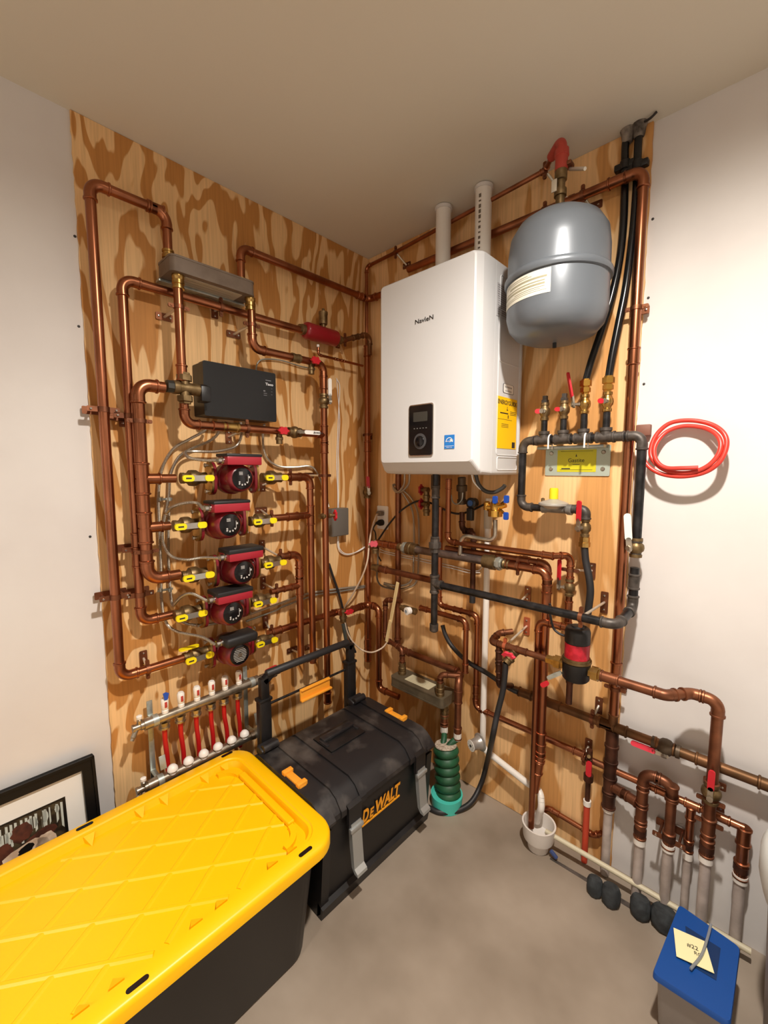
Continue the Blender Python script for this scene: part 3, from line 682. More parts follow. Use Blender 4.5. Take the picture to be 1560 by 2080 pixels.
# pump return risers
G = RUNS['G']
run('V1', 'left of the two tall copper risers right of the pumps, fed by the upper pumps', 'L d.12 575,970 627,968 638,1345', r1, coup=[(0, .55)], tees=[(1, (L(590, 1050, .12).z,), (0, -1, 0))])
run('p2out', 'short copper pipe from the second pump to the upper riser', 'L d.12 549,1055 622,1045', r1, coup=[(0, .6)])
run('V2', 'shorter copper riser beside the others, fed by the third and fourth pumps', 'L d.12 572,1132 606,1124 613,1345', r1, coup=[(1, .12)], tees=[(1, (L(590, 1193, .12).z,), (0, -1, 0))])
run('p4out', 'short copper pipe from the fourth pump to the shorter riser', 'L d.12 550,1202 606,1190', r34, coup=[(0, .6)])
run('p5out', 'copper pipe running right from the bottom pump behind the risers to the drain valve', 'L d.065 545,1281 684,1248 L d.09 694,1243', r1, coup=[(0, .1)], snap=True)
run('corner_low', 'copper pipe arching from the drain valve near the corner and dropping behind the tool box', '', r1, coup=[(0, .6)], pts=[L(699, 1243, .09), V((.09, -.10, L(699, 1243, .09).z)), V((.165, -.10, L(699, 1243, .09).z)), V((.165, -.10, .31)), V((.285, -.085, .305))], er=2.0)
# corner vertical
run('CVtop', 'thin copper pipe following the top edge of the right wall and down the corner', 'w.0298,-.045,1.99 w.0298,-.045,2.385 w.20,-.05,2.385 w.937,-.105,2.385 w.975,-.15,2.385', r12, snap=False, er=2.6)
run('CV', 'copper pipe standing in the corner from the small bypass down behind the tool box', 'w.04,-.052,2.0 w.04,-.052,.40', r1, coup=[(0, .01), (0, .30), (0, .94), (0, .985)])
run('sepR', 'short dark copper pipe from the air separator into the corner pipe', 'L d.065 694,692 w.065,-.06,2.06 w.065,-.06,1.96', r34, m=copperol, coup=[(0, .6)])
run('sepB', 'thin copper pipe from the bottom of the air separator to the corner', 'L d.07 646,706 647,722 L d.07 737,742', .0055, coup=[(1, .35), (1, .5)], m=copper)
# air separator
a, c = L(618, 669, .065), L(684, 690, .065); a.z = c.z = (a.z+c.z)/2
sp = thing('air_separator', 'red cylindrical air separator on the copper pipe near the corner', 'air separator', a)
lg = (c-a).length
MB().lathe(a, YL, [(0, .017), (.0, .024), (.006, .033), (.012, .035), (lg-.012, .035), (lg-.006, .033), (lg, .024), (lg, .017)], 32).build('body', mat('separator_red', '#8e1420', .3, coat=.3), sp)
for q, s in ((a, -1), (c, 1)): MB().lathe(q, YL*s, [(-.002, .021), (.014, .021), (.016, .018), (.026, .018)], 8 if s > 0 else 20).build('union', brassd, sp)
q = L(657, 672, .065)
q = V((q.x, q.y, a.z)); fvt = MB().lathe(q, Z_, [(.03, .010), (.046, .010), (.046, .017), (.052, .0185), (.085, .0185), (.088, .020), (.098, .020), (.100, .012), (.103, .007), (.112, .006)], 20).build('float_vent', brassd, sp)
MB().lathe(L(646, 704, .07)-Z_*.002, Z_, [(0, .006), (.01, .006)], 10).build('plug', white, sp)
# upper plate exchanger
def plate_hx(name, label, x0, x1, d0, d1, z0, z1, wall, m, lab_top=False):
    M = MW[wall]; o = thing(name, label, 'heat exchanger', M @ V(((x0+x1)/2, -(d0+d1)/2, z0)))
    U, W_ = M @ V((1, 0, 0)), M @ V((0, -1, 0)); c = M @ V(((x0+x1)/2, -(d0+d1)/2, z0))
    l, dd, h = x1-x0, d1-d0, z1-z0
    MB().prism(rrect(l-.003, dd-.003, .018, 5), c+Z_*.004, U, W_, Z_*(h-.008)).build('plate_pack', m, o)
    b = MB(); b.prism(rrect(l, dd, .02, 5), c, U, W_, Z_*.006); b.prism(rrect(l, dd, .02, 5), c+Z_*(h-.006), U, W_, Z_*.006); b.build('cover_plate', m, o)
    return o, c, U, W_, h
hz0, hz1 = 2.022, 2.072
o, c, U, W_, h = plate_hx('plate_heat_exchanger', 'long grey-brown plate heat exchanger high on the left plywood above the black control box', -1.012, -.720, .035, .155, hz0, hz1, 'L', hx)
MB().box(c-Z_*.005-W_*.046, (.03, .30, .008), .001).build('support_rail', galv, o)
MB().prism(rrect(.20, .085, .004, 2), c-Z_*.0012+U*.005-W_*.005, U, W_, Z_*.001).build('specification_label', mat('label_dim', '#b0a795', .6), o)
b = MB()
for k in range(4): b.quad(c-Z_*.0018+U*(.0)+W_*(-.035+k*.018), U*.16, W_*.003)
b.build('print', mat('print_olive', '#9a957c'), o, False)
for (px, py, d, s) in ((341, 505, .065, 1), (490, 548, .05, 1), (362, 575, .125, -1), (508, 605, .125, -1)):
    q = L(px, py, d); q.z = hz1 if s > 0 else hz0
    MB().lathe(q, Z_*s, [(0, .019), (.010, .019), (.014, .0165), (.018, .0165), (.018, .019), (.028, .019), (.030, .0165), (.036, .0165), (.037, .0185), (.043, .0185), (.044, .015)], 12).build('port', brass, o)
# mixing valve + black controller
mz = L(375, 789, .125)
mv = thing('mixing_valve', 'brass three-way mixing valve with a black actuator beside the control box', 'valve', mz)
b = MB(); yl, yr = L(343, 789, .125).y, L(405, 789, .125).y
b.lathe((.125, yl, mz.z), YL, [(0, .018), (.012, .018), (.013, .022), (.03, .022), (.032, .019), (yr-yl-.012, .020), (yr-yl, .020)], 24)
for s in (1, -1): b.lathe(mz, Z_*s, [(0, .016), (.028, .016)], 20)
b.build('body', brassd, mv)
MB().lathe((.125, yl-.001, mz.z), YL, [(-.006, .0175), (-.006, .020), (.016, .020), (.016, .0175)], 8).build('union_nut', mat('dark_nut', '#3b3a36', .5, .5), mv)
for s in (1, -1): MB().lathe(mz+Z_*s*.024, Z_*s, [(0, .017), (0, .025), (.018, .025), (.020, .019), (.026, .019)], 6).build('union_nut', brassd, mv)
MB().lathe((.125, yr, mz.z), YL, [(0, .021), (.022, .021), (.024, .019)], 20).build('actuator', black, mv)
MB().box((.125, yr+.014, mz.z-.012), (.045, .034, .052), .004).build('actuator_case', black, mv)
# black zone controller
tbx = thing('control_box', 'black rectangular zone controller box on the left plywood above the pumps', 'control box', (.03, -.745, 1.59))
t0, t1 = -.898, -.615; tz0, tz1 = 1.593, 1.776
MB().prism(rrect(t1-t0, tz1-tz0, .004, 3, (t0+t1)/2, (tz0+tz1)/2), (.012, 0, 0), YL, Z_, OL*.055).build('back_case', black, tbx)
MB().prism(rrect(t1-t0+.004, tz1-tz0+.004, .007, 4, (t0+t1)/2, (tz0+tz1)/2), (.066, 0, 0), YL, Z_, OL*.034).build('cover', mat('satin_black', '#0b0b0e', .36), tbx)
prt = mat('print_white', '#c9c9cc', .5)
text('Taco', L(547, 781, .1008), YL, Z_, .010, prt, tbx, bold=.04, xs=1.3)
b = MB(); b.quad(L(545, 773, .1006), YL*.024, Z_*.003); b.quad(L(537, 794, .1006), YL*.008, Z_*.0045)
for k in range(2): b.quad(L(539, 799+4*k, .1006), YL*.014, Z_*.002)
for k in range(3): b.quad(L(552, 790+6*k, .1006), YL*.006, Z_*.0015)
b.build('small_print', mat('print_dim', '#77777c', .5), tbx, False)
# pumps
def pump(label, x, y, D_, full=False, tilt=0, lid='flat'):
    p = L(x, y, D_); p.y = L(x, y, D_).y
    o = thing('circulator_pump', label, 'pump', p, None); Y = YL
    q = lambda a, b_, c_: p+Y*a+OL*b_+Z_*c_
    b = MB(); b.lathe(q(-.012, -.035, 0), OL, [(0, .038), (.008, .052), (.03, .057), (.055, .057), (.062, .050)], 32)
    b.tube([q(-.082, 0, 0), q(.082, 0, 0)], .024, 20); b.build('volute', redm, o)
    for s in (-1, 1):
        e = [(.030*cos(t*pi/8)*1.0, (.028+.030*abs(sin(t*pi/8))**1.5)*(1 if sin(t*pi/8) >= 0 else -1) if abs(sin(t*pi/8)) > .01 else 0) for t in range(16)]
        MB().prism(e, q(s*.082, 0, 0), OL, Z_, Y*(-s)*.010).build('pump_flange', redm, o)
        MB().prism(e, q(s*.083, 0, 0), OL, Z_, Y*s*.007).build('brass_flange', brass, o)
        for sz in (-1, 1): MB().lathe(q(s*.066, 0, sz*.045), Y*s, [(0, .007), (.006, .007), (.006, .004), (.032, .004), (.032, .007), (.037, .007)], 6).build('bolt', steel, o)
    b = MB(); f0 = .092
    b.lathe(q(-.012, .0, 0), OL, [(.024, .051), (.03, .052), (f0-.022, .049), (f0-.008, .046), (f0-.002, .041), (f0, .037)], 36); b.build('motor', redm, o)
    pl = MB().lathe(q(-.012, f0, 0), OL, [(-.003, .0375), (.0015, .0375), (.0022, .036), (.0022, .001)], 36).build('name_plate', gloss, o)
    b = MB(); c = q(-.012, f0+.0026, 0)
    if not full:
        for k in range(4): b.quad(c+Y*(-.006)+Z_*(.022-k*.003), Y*.014, Z_*.0014)
        b.quad(c+Y*.021, Y*.0018, Z_*.026)
        for k in range(4): a = radians(-40-k*28); b.quad(c+V((0, cos(a)*.022, sin(a)*.022)), V((0, cos(a), sin(a)))*.006, V((0, -sin(a), cos(a)))*.005)
        b.quad(c+Y*.025+Z_*.004, Y*.005, Z_*.007); b.quad(c-Y*.012-Z_*.012, Y*.006, Z_*.004)
    else:
        for k in range(9): zz = .024-k*.006; ww = (max(.0009-zz*zz, .0001))**.5*1.7; b.quad(c+Z_*zz, Y*ww, Z_*.0022)
        MB().lathe(c-OL*.001, OL, [(0, .008), (.003, .008), (.003, .004)], 16).build('vent_screw', steel, o)
    b.build('print', mat('print_plate', '#b9b6b2', .5), pl, False)
    # terminal box
    rt = Matrix.Rotation(radians(tilt), 3, 'X')
    tc = q(-.01, .072, .061)
    if full:
        MB().box(tc+OL*.01, (.075, .125, .036), .012, 3, rt).build('terminal_box', mat('matte_black', '#1a191a', .55), o)
    else:
        MB().box(tc, (.082, .128, .030), .004, 2, rt).build('terminal_box', mat('terminal_red', '#9c2230', .35), o)
        MB().box(tc+rt @ V((0, 0, .018)), (.084, .132, .011 if lid == 'flat' else .017), .004, 2, rt).build('terminal_lid', mat('matte_black', '#1a191a', .55), o)
    cn = tc-Y*.066+OL*.01
    MB().lathe(cn+Y*.004, -Y, [(0, .012), (.006, .012), (.006, .009), (.012, .009), (.012, .0115), (.022, .0115), (.022, .009)], 12).build('cable_connector', chrome, o)
    return o, cn-Y*.022
PC = []
for i, (lab, x, y, d, full, lid) in enumerate([
        ('topmost red pump, directly under the black control box', 473, 971, .12, False, 'flat'),
        ('second red pump from the top of the stack', 449, 1061, .12, False, 'flat'),
        ('third red pump, in the middle of the stack of five', 477, 1152, .12, False, 'thick'),
        ('fourth red pump from the top of the stack', 456, 1232, .105, False, 'thick'),
        ('bottom red pump with an all-black cable box and a printed disc', 469, 1313, .075, True, 'thick')]):
    PC.append(pump(lab, x, y, d, full, lid=lid))
rows = ['topmost', 'second', 'third', 'fourth']
for i, (lx, ly, rx_, ry_, d) in enumerate([(393, 971, 551, 970, .12), (378, 1066, 527, 1057, .12), (394, 1167, 548, 1142, .12), (380, 1245, 528, 1219, .105)]):
    yvalve(f'brass valve with a yellow handle left of the {rows[i]} red pump', L(lx, ly, d), YL, OL, r1)
    yvalve(f'brass valve with a yellow handle right of the {rows[i]} red pump', L(rx_, ry_, d), YL, OL, r1, hl=.098)
yv = L(397, 1336, .065); yv = V((.065, yv.y, RUNS['A'][-1].z))
o = yvalve('brass valve with yellow handles left of the bottom red pump', yv, YL, OL, r1, hl=.10)
b = MB(); lever(b, yv+Z_*.036-YL*.03+OL*.01, YL, Z_, .07, .022, off=-.03); b.build('grip', yellow, o)
yvalve('brass valve with a yellow handle right of the bottom red pump', L(534, 1300, .075), YL, OL, r34, hl=.095)
# armoured cables to the pumps
armc = 'armoured cables between the control box and the pumps'
def ac(label, pts, d=.03, end=None, start=None):
    P = [L(x, y, dd) for x, y, dd in pts]
    if end: P.append(end)
    return cable(label, '', .0052, armor, 'armoured_cable', 'cable', True, pts=P)
ac('armoured cable looping from the control box to the topmost pump', [(489, 858, .09), (490, 885, .08), (478, 907, .06), (440, 917, .05), (395, 917, .05), (376, 919, .08), (385, 930, .13), (415, 935, .17)], end=PC[0][1])
ac('armoured cable from the left bottom of the control box down to the lower pumps', [(425, 858, .08), (415, 875, .06), (385, 892, .04), (352, 912, .03), (330, 950, .03), (322, 1000, .03), (324, 1080, .03), (327, 1160, .03), (328, 1215, .03), (336, 1262, .04), (360, 1283, .09), (410, 1294, .14)], end=PC[4][1])
ac('armoured cable running down beside the left one and curving to the second pump', [(445, 862, .08), (443, 880, .06), (425, 896, .04), (388, 912, .03), (362, 930, .03), (346, 965, .03), (343, 1005, .03), (338, 1040, .04), (350, 1030, .08), (375, 1022, .12), (400, 1022, .15)], end=PC[1][1])
ac('armoured cable curving up to the third pump from behind the header', [(336, 1045, .04), (330, 1075, .04), (332, 1105, .05), (348, 1130, .08), (378, 1137, .12), (410, 1133, .15)], end=PC[2][1])
ac('armoured cable curving to the fourth pump', [(343, 1040, .03), (342, 1120, .03), (345, 1190, .03), (350, 1228, .04), (358, 1222, .07), (370, 1211, .10), (390, 1206, .14)], end=PC[3][1])
ac('armoured cable hanging from the right end of the control box towards the risers', [(537, 862, .08), (534, 885, .05), (536, 915, .03), (548, 937, .025), (570, 948, .025), (600, 949, .025), (628, 947, .025), (642, 957, .025), (655, 985, .03), (668, 1030, .03)])
ac('armoured cable sagging below the fourth pump and away to the corner', [(360, 1258, .03), (385, 1268, .03), (420, 1269, .03), (470, 1258, .02), (520, 1243, .02), (570, 1225, .02), (620, 1207, .02), (680, 1197, .02), (742, 1190, .02)])
cable('thin grey conduit crossing behind the risers towards the corner', 'L d.02 500,1262 560,1240 575,1232 640,1209 680,1203 740,1193', .004, galv, 'conduit', 'conduit')
cable('pale cable looping above the right end of the control box', 'L d.02 520,752 523,738 535,730 570,732 610,744 640,750', .003, galv, 'cable', 'cable')
for (x, y, lab) in ((325, 1014, 'upper'), (326, 1198, 'lower')):
    b = MB(); p = L(x, y, .03); q = L(x+19, y, .03); b.box((p+q)/2, (.004, (q-p).length+.02, .008), .001); b.lathe(p, Z_, [(-.006, .007), (.006, .007)], 10); b.lathe(q, Z_, [(-.006, .007), (.006, .007)], 10)
    tag(b.build('cable_clip', galv), f'small metal clip holding the pair of armoured cables, the {lab} one', 'cable clip')
# valves on E / G
E_ = RUNS['E']; G_ = RUNS['G']
def onE(x): p = L(x, 880, .12); return V((.12, p.y, E_[1].z))
MB_ = MB().lathe(onE(452), YL, [(0, r1), (0, .0175), (.008, .0175), (.009, .0165), (.05, .0165), (.052, .019), (.06, .019), (.06, r1)], 18)
tag(MB_.build('brass_coupling', brass), 'brass coupling on the copper pipe under the control box', 'coupling')
handknob('small red-handled drain valve on the pipe below the right end of the control box', onE(567), YL, OL, red, r=.013)
wv = ball_valve('ball valve with a white taped lever below the right end of the control box', onE(598), YL, OL, r1, YL, white, .075, brassd, bend=.006)
b = MB(); q = onE(632)+OL*.049
for k in range(6): b.quad(q+YL*(k-2.5)*.008, YL*.005, Z_*random.uniform(.004, .008))
b.build('handwriting', dark, wv, False)
handknob('small red-handled drain valve beside the air separator', V((.125, L(632, 735, .125).y, G_[1].z)), YL, OL, red, r=.013)
MB_ = MB().lathe(V((.125, L(592, 735, .125).y, G_[1].z)), YL, [(0, r1), (0, .018), (.01, .018), (.01, .0165), (.03, .0165), (.03, .018), (.04, .018), (.04, r1)], 18)
tag(MB_.build('brass_coupling', brassd), 'dull brass coupling on the copper pipe beside the air separator', 'coupling')
p = L(658, 815, .125); p.y = G_[2].y
ball_valve('ball valve with an upright white lever on the right riser', p, Z_, V((.45, .9, 0)), r1, Z_, white, .075, brassd, outlen=.02, face=(1, -.3, 0))
b = MB()
for k in range(7): b.quad(L(675, 772+k*5, .15), YL*random.uniform(.004, .008), Z_*.004)
p = L(661, 1048, .125); p.y = G_[2].y
handknob('small red-handled valve on the right riser beside the grey junction box', p+YL*.02, Z_, V((.3, .95, 0)).normalized(), red, r=.012, dn=V((0, -1, 0)))
# electrical box and white wires
jb = thing('junction_box', 'grey metal junction box on the left plywood near the corner', 'junction box', L(690, 1060, .015)); a, c = L(673, 1034, .05), L(706, 1086, .05)
MB().box(((.035), (a.y+c.y)/2, (a.z+c.z)/2), (.045, abs(c.y-a.y), abs(a.z-c.z)), .003).build('box', greyb, jb)
MB().box(((.059), (a.y+c.y)/2, (a.z+c.z)/2), (.002, abs(c.y-a.y)*.96, abs(a.z-c.z)*.96), .0008).build('cover', greyb, jb)
cable('white thermostat wire hanging down the left plywood beside the riser to the junction box', 'L d.015 683,768 690,785 688,830 686,880 684,940 686,1000 686,1035', .0022, white, 'wire', 'wire')
cable('second white thermostat wire beside the first, right of the riser', 'L d.015 684,770 686,800 690,850 688,900 687,960 688,1035', .0018, white, 'wire', 'wire')
cable('pair of white wires sagging from the junction box towards the corner', 'L d.02 686,1086 686,1108 692,1122 706,1127 722,1122 w.02,-.02,1.02', .0022, white, 'wire', 'wire')
cable('white wire sagging just below the other one at the corner', 'L d.022 687,1088 689,1112 700,1124 716,1124 735,1116 w.03,-.02,1.03', .0022, white, 'wire', 'wire')
# hangers and clamps on the left wall
def onpipe(key, seg, wall, x, y):
    A, B = RUNS[key][seg], RUNS[key][seg+1]; d = (A.x if wall == 'L' else -A.y); p = WP(wall, x, y, d); t = (p-A).dot(B-A)/(B-A).length_squared; return A.lerp(B, t)
hanger('copper hanger on the pipe below the left end of the upper plate exchanger', 'L', onpipe('C', 0, 'L', 364, 624), Z_, r1, base=L(331, 646, 0))
hanger('copper hanger on the pipe below the right end of the upper plate exchanger', 'L', onpipe('G', 0, 'L', 511, 660), Z_, r1, base=L(471, 681, 0))
hanger('copper hanger on the horizontal pipe behind the upper plate exchanger', 'L', onpipe('B', 0, 'L', 449, 625), YL, r1, 'v')
hanger('copper hanger on the dark pipe right of the air separator', 'L', onpipe('sepR', 0, 'L', 702, 695), YL, r34, 'v')
hanger('copper hanger holding the pipe under the middle of the control box', 'L', onpipe('E', 1, 'L', 502, 872), YL, r1, 'v', base=L(461, 888, 0))
strap('copper strap across the outer pipe at the height of the control box', 'L', onpipe('A', 2, 'L', 212, 832), Z_, r1)
strap('copper strap on the inner pipe behind the header at the height of the control box', 'L', onpipe('B', 1, 'L', 262, 845), Z_, r1)
hanger('copper ring clamp round the thick header below the mixing valve', 'L', onpipe('D', 1, 'L', 281, 855), Z_, r114)
hanger('copper ring clamp round the thick header above its lower bend', 'L', onpipe('D', 1, 'L', 300, 1120), Z_, r114)
strap('copper strap on the inner pipe behind the lower end of the header', 'L', onpipe('B', 1, 'L', 276, 1115), Z_, r1)
strap('copper strap across the outer pipe near the height of the fourth pump', 'L', onpipe('A', 2, 'L', 232, 1213), Z_, r1)
strap('copper strap on the inner pipe just above its lower bend', 'L', onpipe('B', 1, 'L', 283, 1208), Z_, r1)
hanger('copper hanger on the horizontal pipe feeding the bottom pump', 'L', onpipe('A', 3, 'L', 300, 1361), YL, r1, 'v', base=L(289, 1335, 0))
hanger('copper hanger on the return pipe of the topmost pump', 'L', onpipe('V1', 0, 'L', 590, 969), YL, r1, 'v', base=L(530, 985, 0))
hanger('copper hanger right of the second pump', 'L', onpipe('p2out', 0, 'L', 552, 1053), YL, r1, 'h', base=L(527, 1036, 0))
hanger('copper hanger right of the third pump', 'L', onpipe('V2', 0, 'L', 570, 1130), YL, r1, 'v', base=L(529, 1110, 0))
hanger('copper hanger right of the fourth pump', 'L', onpipe('p4out', 0, 'L', 562, 1199), YL, r34, 'v', base=L(531, 1183, 0))
hanger('copper hanger right of the bottom pump', 'L', onpipe('p5out', 0, 'L', 552, 1280), YL, r1, 'v', base=L(536, 1262, 0))
hanger('ring clamp with a pale rod at the foot of the left tall riser', 'L', onpipe('V1', 1, 'L', 637, 1338), Z_, r1, base=L(590, 1318, 0))
hanger('ring clamp with a pale rod on the right riser behind the pull handle', 'L', onpipe('G', 2, 'L', 665, 1325), Z_, r1, base=L(625, 1312, 0))
hanger('ring clamp on the rightmost riser at the height of the topmost pump', 'L', onpipe('G', 2, 'L', 660, 966), Z_, r1)
# ============================================================ RADIANT MANIFOLD
mf = thing('radiant_manifold', 'nickel manifold with six red floor-heating tubes behind the yellow lid', 'manifold', L(300, 1600, .06))
zt = (L(322, 1465, .09).z+L(501, 1386, .09).z)/2; yt0, yt1 = L(292, 1475, .09).y, L(515, 1380, .09).y
zl = (L(320, 1583, .11).z+L(505, 1500, .11).z)/2; yl0, yl1 = L(300, 1593, .11).y, L(512, 1496, .11).y
MB().lathe((.09, yt0, zt), YL, [(0, .014), (0, .019), (.028, .019), (.029, .0165), (yt1-yt0-.01, .0165), (yt1-yt0-.01, .019), (yt1-yt0+.02, .019), (yt1-yt0+.02, .013)], 24).build('upper_bar', steel, mf)
MB().lathe((.11, yl0, zl), YL, [(0, .014), (0, .018), (.025, .018), (.026, .0165), (yl1-yl0-.01, .0165), (yl1-yl0-.01, .019), (yl1-yl0+.02, .019), (yl1-yl0+.02, .013)], 24).build('lower_bar', steel, mf)
xs = [(335, 1438), (367.5, 1422), (400, 1411), (430, 1399), (457, 1390), (485, 1377)]
fvx = [(351.5, 1551), (384, 1536), (415, 1521), (444, 1507), (472, 1493), (498, 1481)]
for k, (x, y) in enumerate(xs):
    yy = L(x, y, .09).y
    fm = MB().lathe((.09, yy, zt), Z_, [(.014, .011), (.024, .011), (.026, .009), (.030, .0115), (.060, .0125), (.066, .009), (.067, .002)], 16).build('flow_meter', white, mf)
    MB().box((.0975, yy, zt+.046), (.012, .008, .020), .001).build('gauge', mat('gauge_red', '#b53a34', .5), fm)
    MB().lathe((.075, yy, zt), -Z_, [(.012, .010), (.022, .010), (.024, .019), (.030, .019), (.031, .016), (.040, .016), (.041, .0185), (.048, .0185), (.047, .010)], 16).build('tube_fitting', steel, mf)
    y2 = L(fvx[k][0]-11, fvx[k][1]+6, .06).y
    MB().tube(catmull([V((.075, yy, zt-.045)), V((.073, yy+.001, zt-.10)), V((.062, y2, zl+.03)), V((.06, y2, zl-.06))], 6), .0082, 12).build('tube', pexred, mf)
    y3 = L(fvx[k][0], fvx[k][1], .125).y
    MB().lathe((.118, y3, zl+.008), Z_, [(0, .011), (.010, .011), (.010, .015), (.014, .0175), (.022, .0165), (.030, .010), (.033, .001)], 20).build('valve_cap', white, mf)
MB().prism([(-.004, 0), (.006, 0), (.011, .02), (.002, .026), (-.008, .024)], (.10, L(334, 1420, .09).y, zt+.064), YL, Z_, OL*.004).build('blue_key', blue, mf)
for yb_, yw_ in ((yt0+.035, 0), (yt1-.01, 0)):
    b = MB(); b.box((.04, yb_, (zt+zl)/2+.0), (.004, .018, zt-zl+.10), .001); b.box((.065, yb_, zt), (.05, .016, .004)); b.box((.075, yb_, zl), (.07, .016, .004))
    b.box((.105, yb_+.012, zl+.055), (.004, .02, .045), .001, rot=Matrix.Rotation(radians(-18), 3, 'Y'))
    b.lathe((.09, yb_, zt), YL, [(-.009, .0172), (-.009, .020), (.009, .020), (.009, .0172)], 20); b.lathe((.11, yb_, zl), YL, [(-.009, .0172), (-.009, .020), (.009, .020), (.009, .0172)], 20); b.build('bracket', galv, mf)
for (yy, zz, dd) in ((yt0-.012, zt, .09), (yl0-.012, zl, .11)):
    b = MB(); b.lathe((dd, yy+.014, zz), -YL, [(0, .014), (.012, .014), (.014, .011), (.03, .011), (.03, .013), (.036, .013), (.037, .008)], 14)
    b.lathe((dd, yy, zz), Z_, [(0, .008), (.022, .008), (.024, .006), (.03, .006)], 12); b.lathe((dd, yy-.008, zz), V((.3, -.5, -.8)), [(0, .008), (.03, .008), (.032, .006), (.04, .006)], 12); b.build('end_valve', steel, mf)
    MB().lathe((dd, yy, zz+.026), Z_, [(0, .008), (.002, .009), (.010, .009), (.012, .006)], 10).build('vent_cap', white, mf)
hp_ = V((.09, yt1+.02, zt))
MB().lathe(hp_, YL, [(0, .013), (.01, .013), (.011, .016), (.03, .016), (.031, .012), (.055, .012), (.056, .015), (.08, .015), (.081, .009), (.10, .009)], 16).build('ball_valve_end', steel, mf)
b = MB(); lever(b, hp_+YL*.03+Z_*.024+OL*.004, V((0, 1, .12)), Z_, .055, .018); b.build('red_handle', red, mf)
# ============================================================ RIGHT WALL PLUMBING
OR = V((0, -1, 0)); XR = V((1, 0, 0))
def gas(key, label, spec, r=.0133, **k): return run(key, label, spec, r, iron, irond, 'gas_pipe', 'gas pipe', er=2.0, **k)
run('K', 'tall copper pipe at the right plywood edge, turning back above the tank', 'w.30,-.05,2.288 w1.214,-.05,2.288 w1.214,-.05,.575', r1, coup=[(0, .955), (1, .30), (1, .90)])
run('DP', 'long dark horizontal pipe along the right wall from behind the white drain to the barrel', 'w.86,-.05,.545 w1.62,-.05,.541', .0150, copperol, coup=[(0, .06), (0, .20), (0, .44), (0, .66), (0, .80), (0, .985)], tees=[(0, .466, (0, 0, 1))])
run('Kb', 'heavy copper riser with many collars below the dark horizontal pipe at the plywood edge', 'w1.214,-.05,.528 w1.214,-.05,.262', .0172, coppervd, coup=[(0, .1), (0, .30), (0, .52), (0, .74), (0, .92)])
# gas manifold
M1 = R(1063, 894, .08); mzv = 1.507
gas('GM', 'black iron gas header with four upright valves and a long leg down each side', 'w%.3f,-.08,1.03 w%.3f,-.08,1.274 w.915,-.08,1.274' % (0, 0) if 0 else 'R d.08 1104,1030 1058,1031 1063,893 1306,888 1291,1120', coup=[(2, .86), (3, .97)], snap=True)
GMp = RUNS['GM']; zg = GMp[2].z
def gtee(x, ztop, lab, big):
    p = V((R(x, 890, .08).x, -.08, zg)); o = thing('gas_riser', lab, 'gas pipe', p, None)
    b = MB(); b.lathe(p, XR, [(-.028, .0135), (-.028, .0185), (-.022, .0185), (-.020, .0165), (.020, .0165), (.022, .0185), (.028, .0185), (.028, .0135)], 20)
    b.lathe(p, Z_, [(0, .016), (.018, .016), (.02, .0185), (.03, .0185), (.03, .011)], 20); b.build('tee', irond, o)
    MB().lathe(p, Z_, [(.02, .0107), (.078, .0107)], 18).build('nipple', iron, o); return o, p
for x, lab in ((1104.6, 'leftmost'), (1143.5, 'second from left')):
    o, p = gtee(x, 0, f'{lab} of the four short iron risers on the gas header', 0)
    v = p+Z_*.098
    vo = ball_valve(f'capped brass gas valve with a short red lever, {lab} on the gas header', v, Z_, OR, .0107, (XR*-.95+OR*.3 if x < 1120 else XR*-.8+OR*.6), red, .021, brassd, outlen=.016, bend=.002, hw=.017)
    MB().lathe(v+Z_*.028, Z_, [(0, .013), (.012, .013), (.013, .0095), (.026, .0095)], 4).build('iron_plug', irond, vo)
hoses = []
for x, lab, big, bx_, tp in ((1184.6, 'third', 1, 1190, (1190, 770)), (1230, 'fourth', 0, 1235, (1236, 768))):
    o, p = gtee(x, 0, f'{lab} from left of the four short iron risers on the gas header', 0)
    v = p+Z_*(.110)
    hd = (Z_*.97-XR*.15) if big else (XR*-.75+OR*.65)
    vo = ball_valve(('brass gas valve with a long upright red lever under the left black tube' if big else 'brass gas valve with a short red lever under the right black tube'), v, Z_, (XR*-.8+OR*.6) if big else OR, .0107, hd, red, .085 if big else .022, brass, outlen=.03 if big else .018, bend=.004, hw=.016 if big else .02)
    q = v+Z_*.03
    MB().lathe(q, Z_, [(0, .011), (.008, .011), (.008, .0165), (.022, .0165), (.022, .0125), (.027, .0125), (.027, .0185), (.045, .0185), (.047, .013), (.05, .013)], 6).build('tube_nut', mat('brass_bright', '#cfa24e', .25, 1), vo)
    hoses.append(q+Z_*.045)
def hp(lst): return [R(x, y, d) for x, y, d in lst]
T1 = [hoses[0]]+hp([(1202, 730, .075), (1222, 670, .065), (1243, 600, .055), (1258, 530, .042), (1266, 460, .030), (1269, 380, .023), (1270, 300, .023)])+[V((R(1272, 285, .023).x+.004, -.023, 2.435))]
T2 = [hoses[1]]+hp([(1243, 725, .075), (1256, 660, .065), (1270, 590, .055), (1280, 520, .042), (1288, 450, .030), (1293, 380, .023), (1296, 300, .023)])+[V((R(1297, 275, .023).x+.002, -.023, 2.435))]
cable('left black flexible gas tube curving up from the gas header to the ceiling', '', .0112, gloss2 if 0 else mat('shiny_black_jacket', '#121213', .22), 'flexible_gas_tube', 'gas tube', pts=T1)
cable('right black flexible gas tube curving up from the gas header to the ceiling', '', .0112, mat('shiny_black_jacket', '#121213'), 'flexible_gas_tube', 'gas tube', pts=T2)
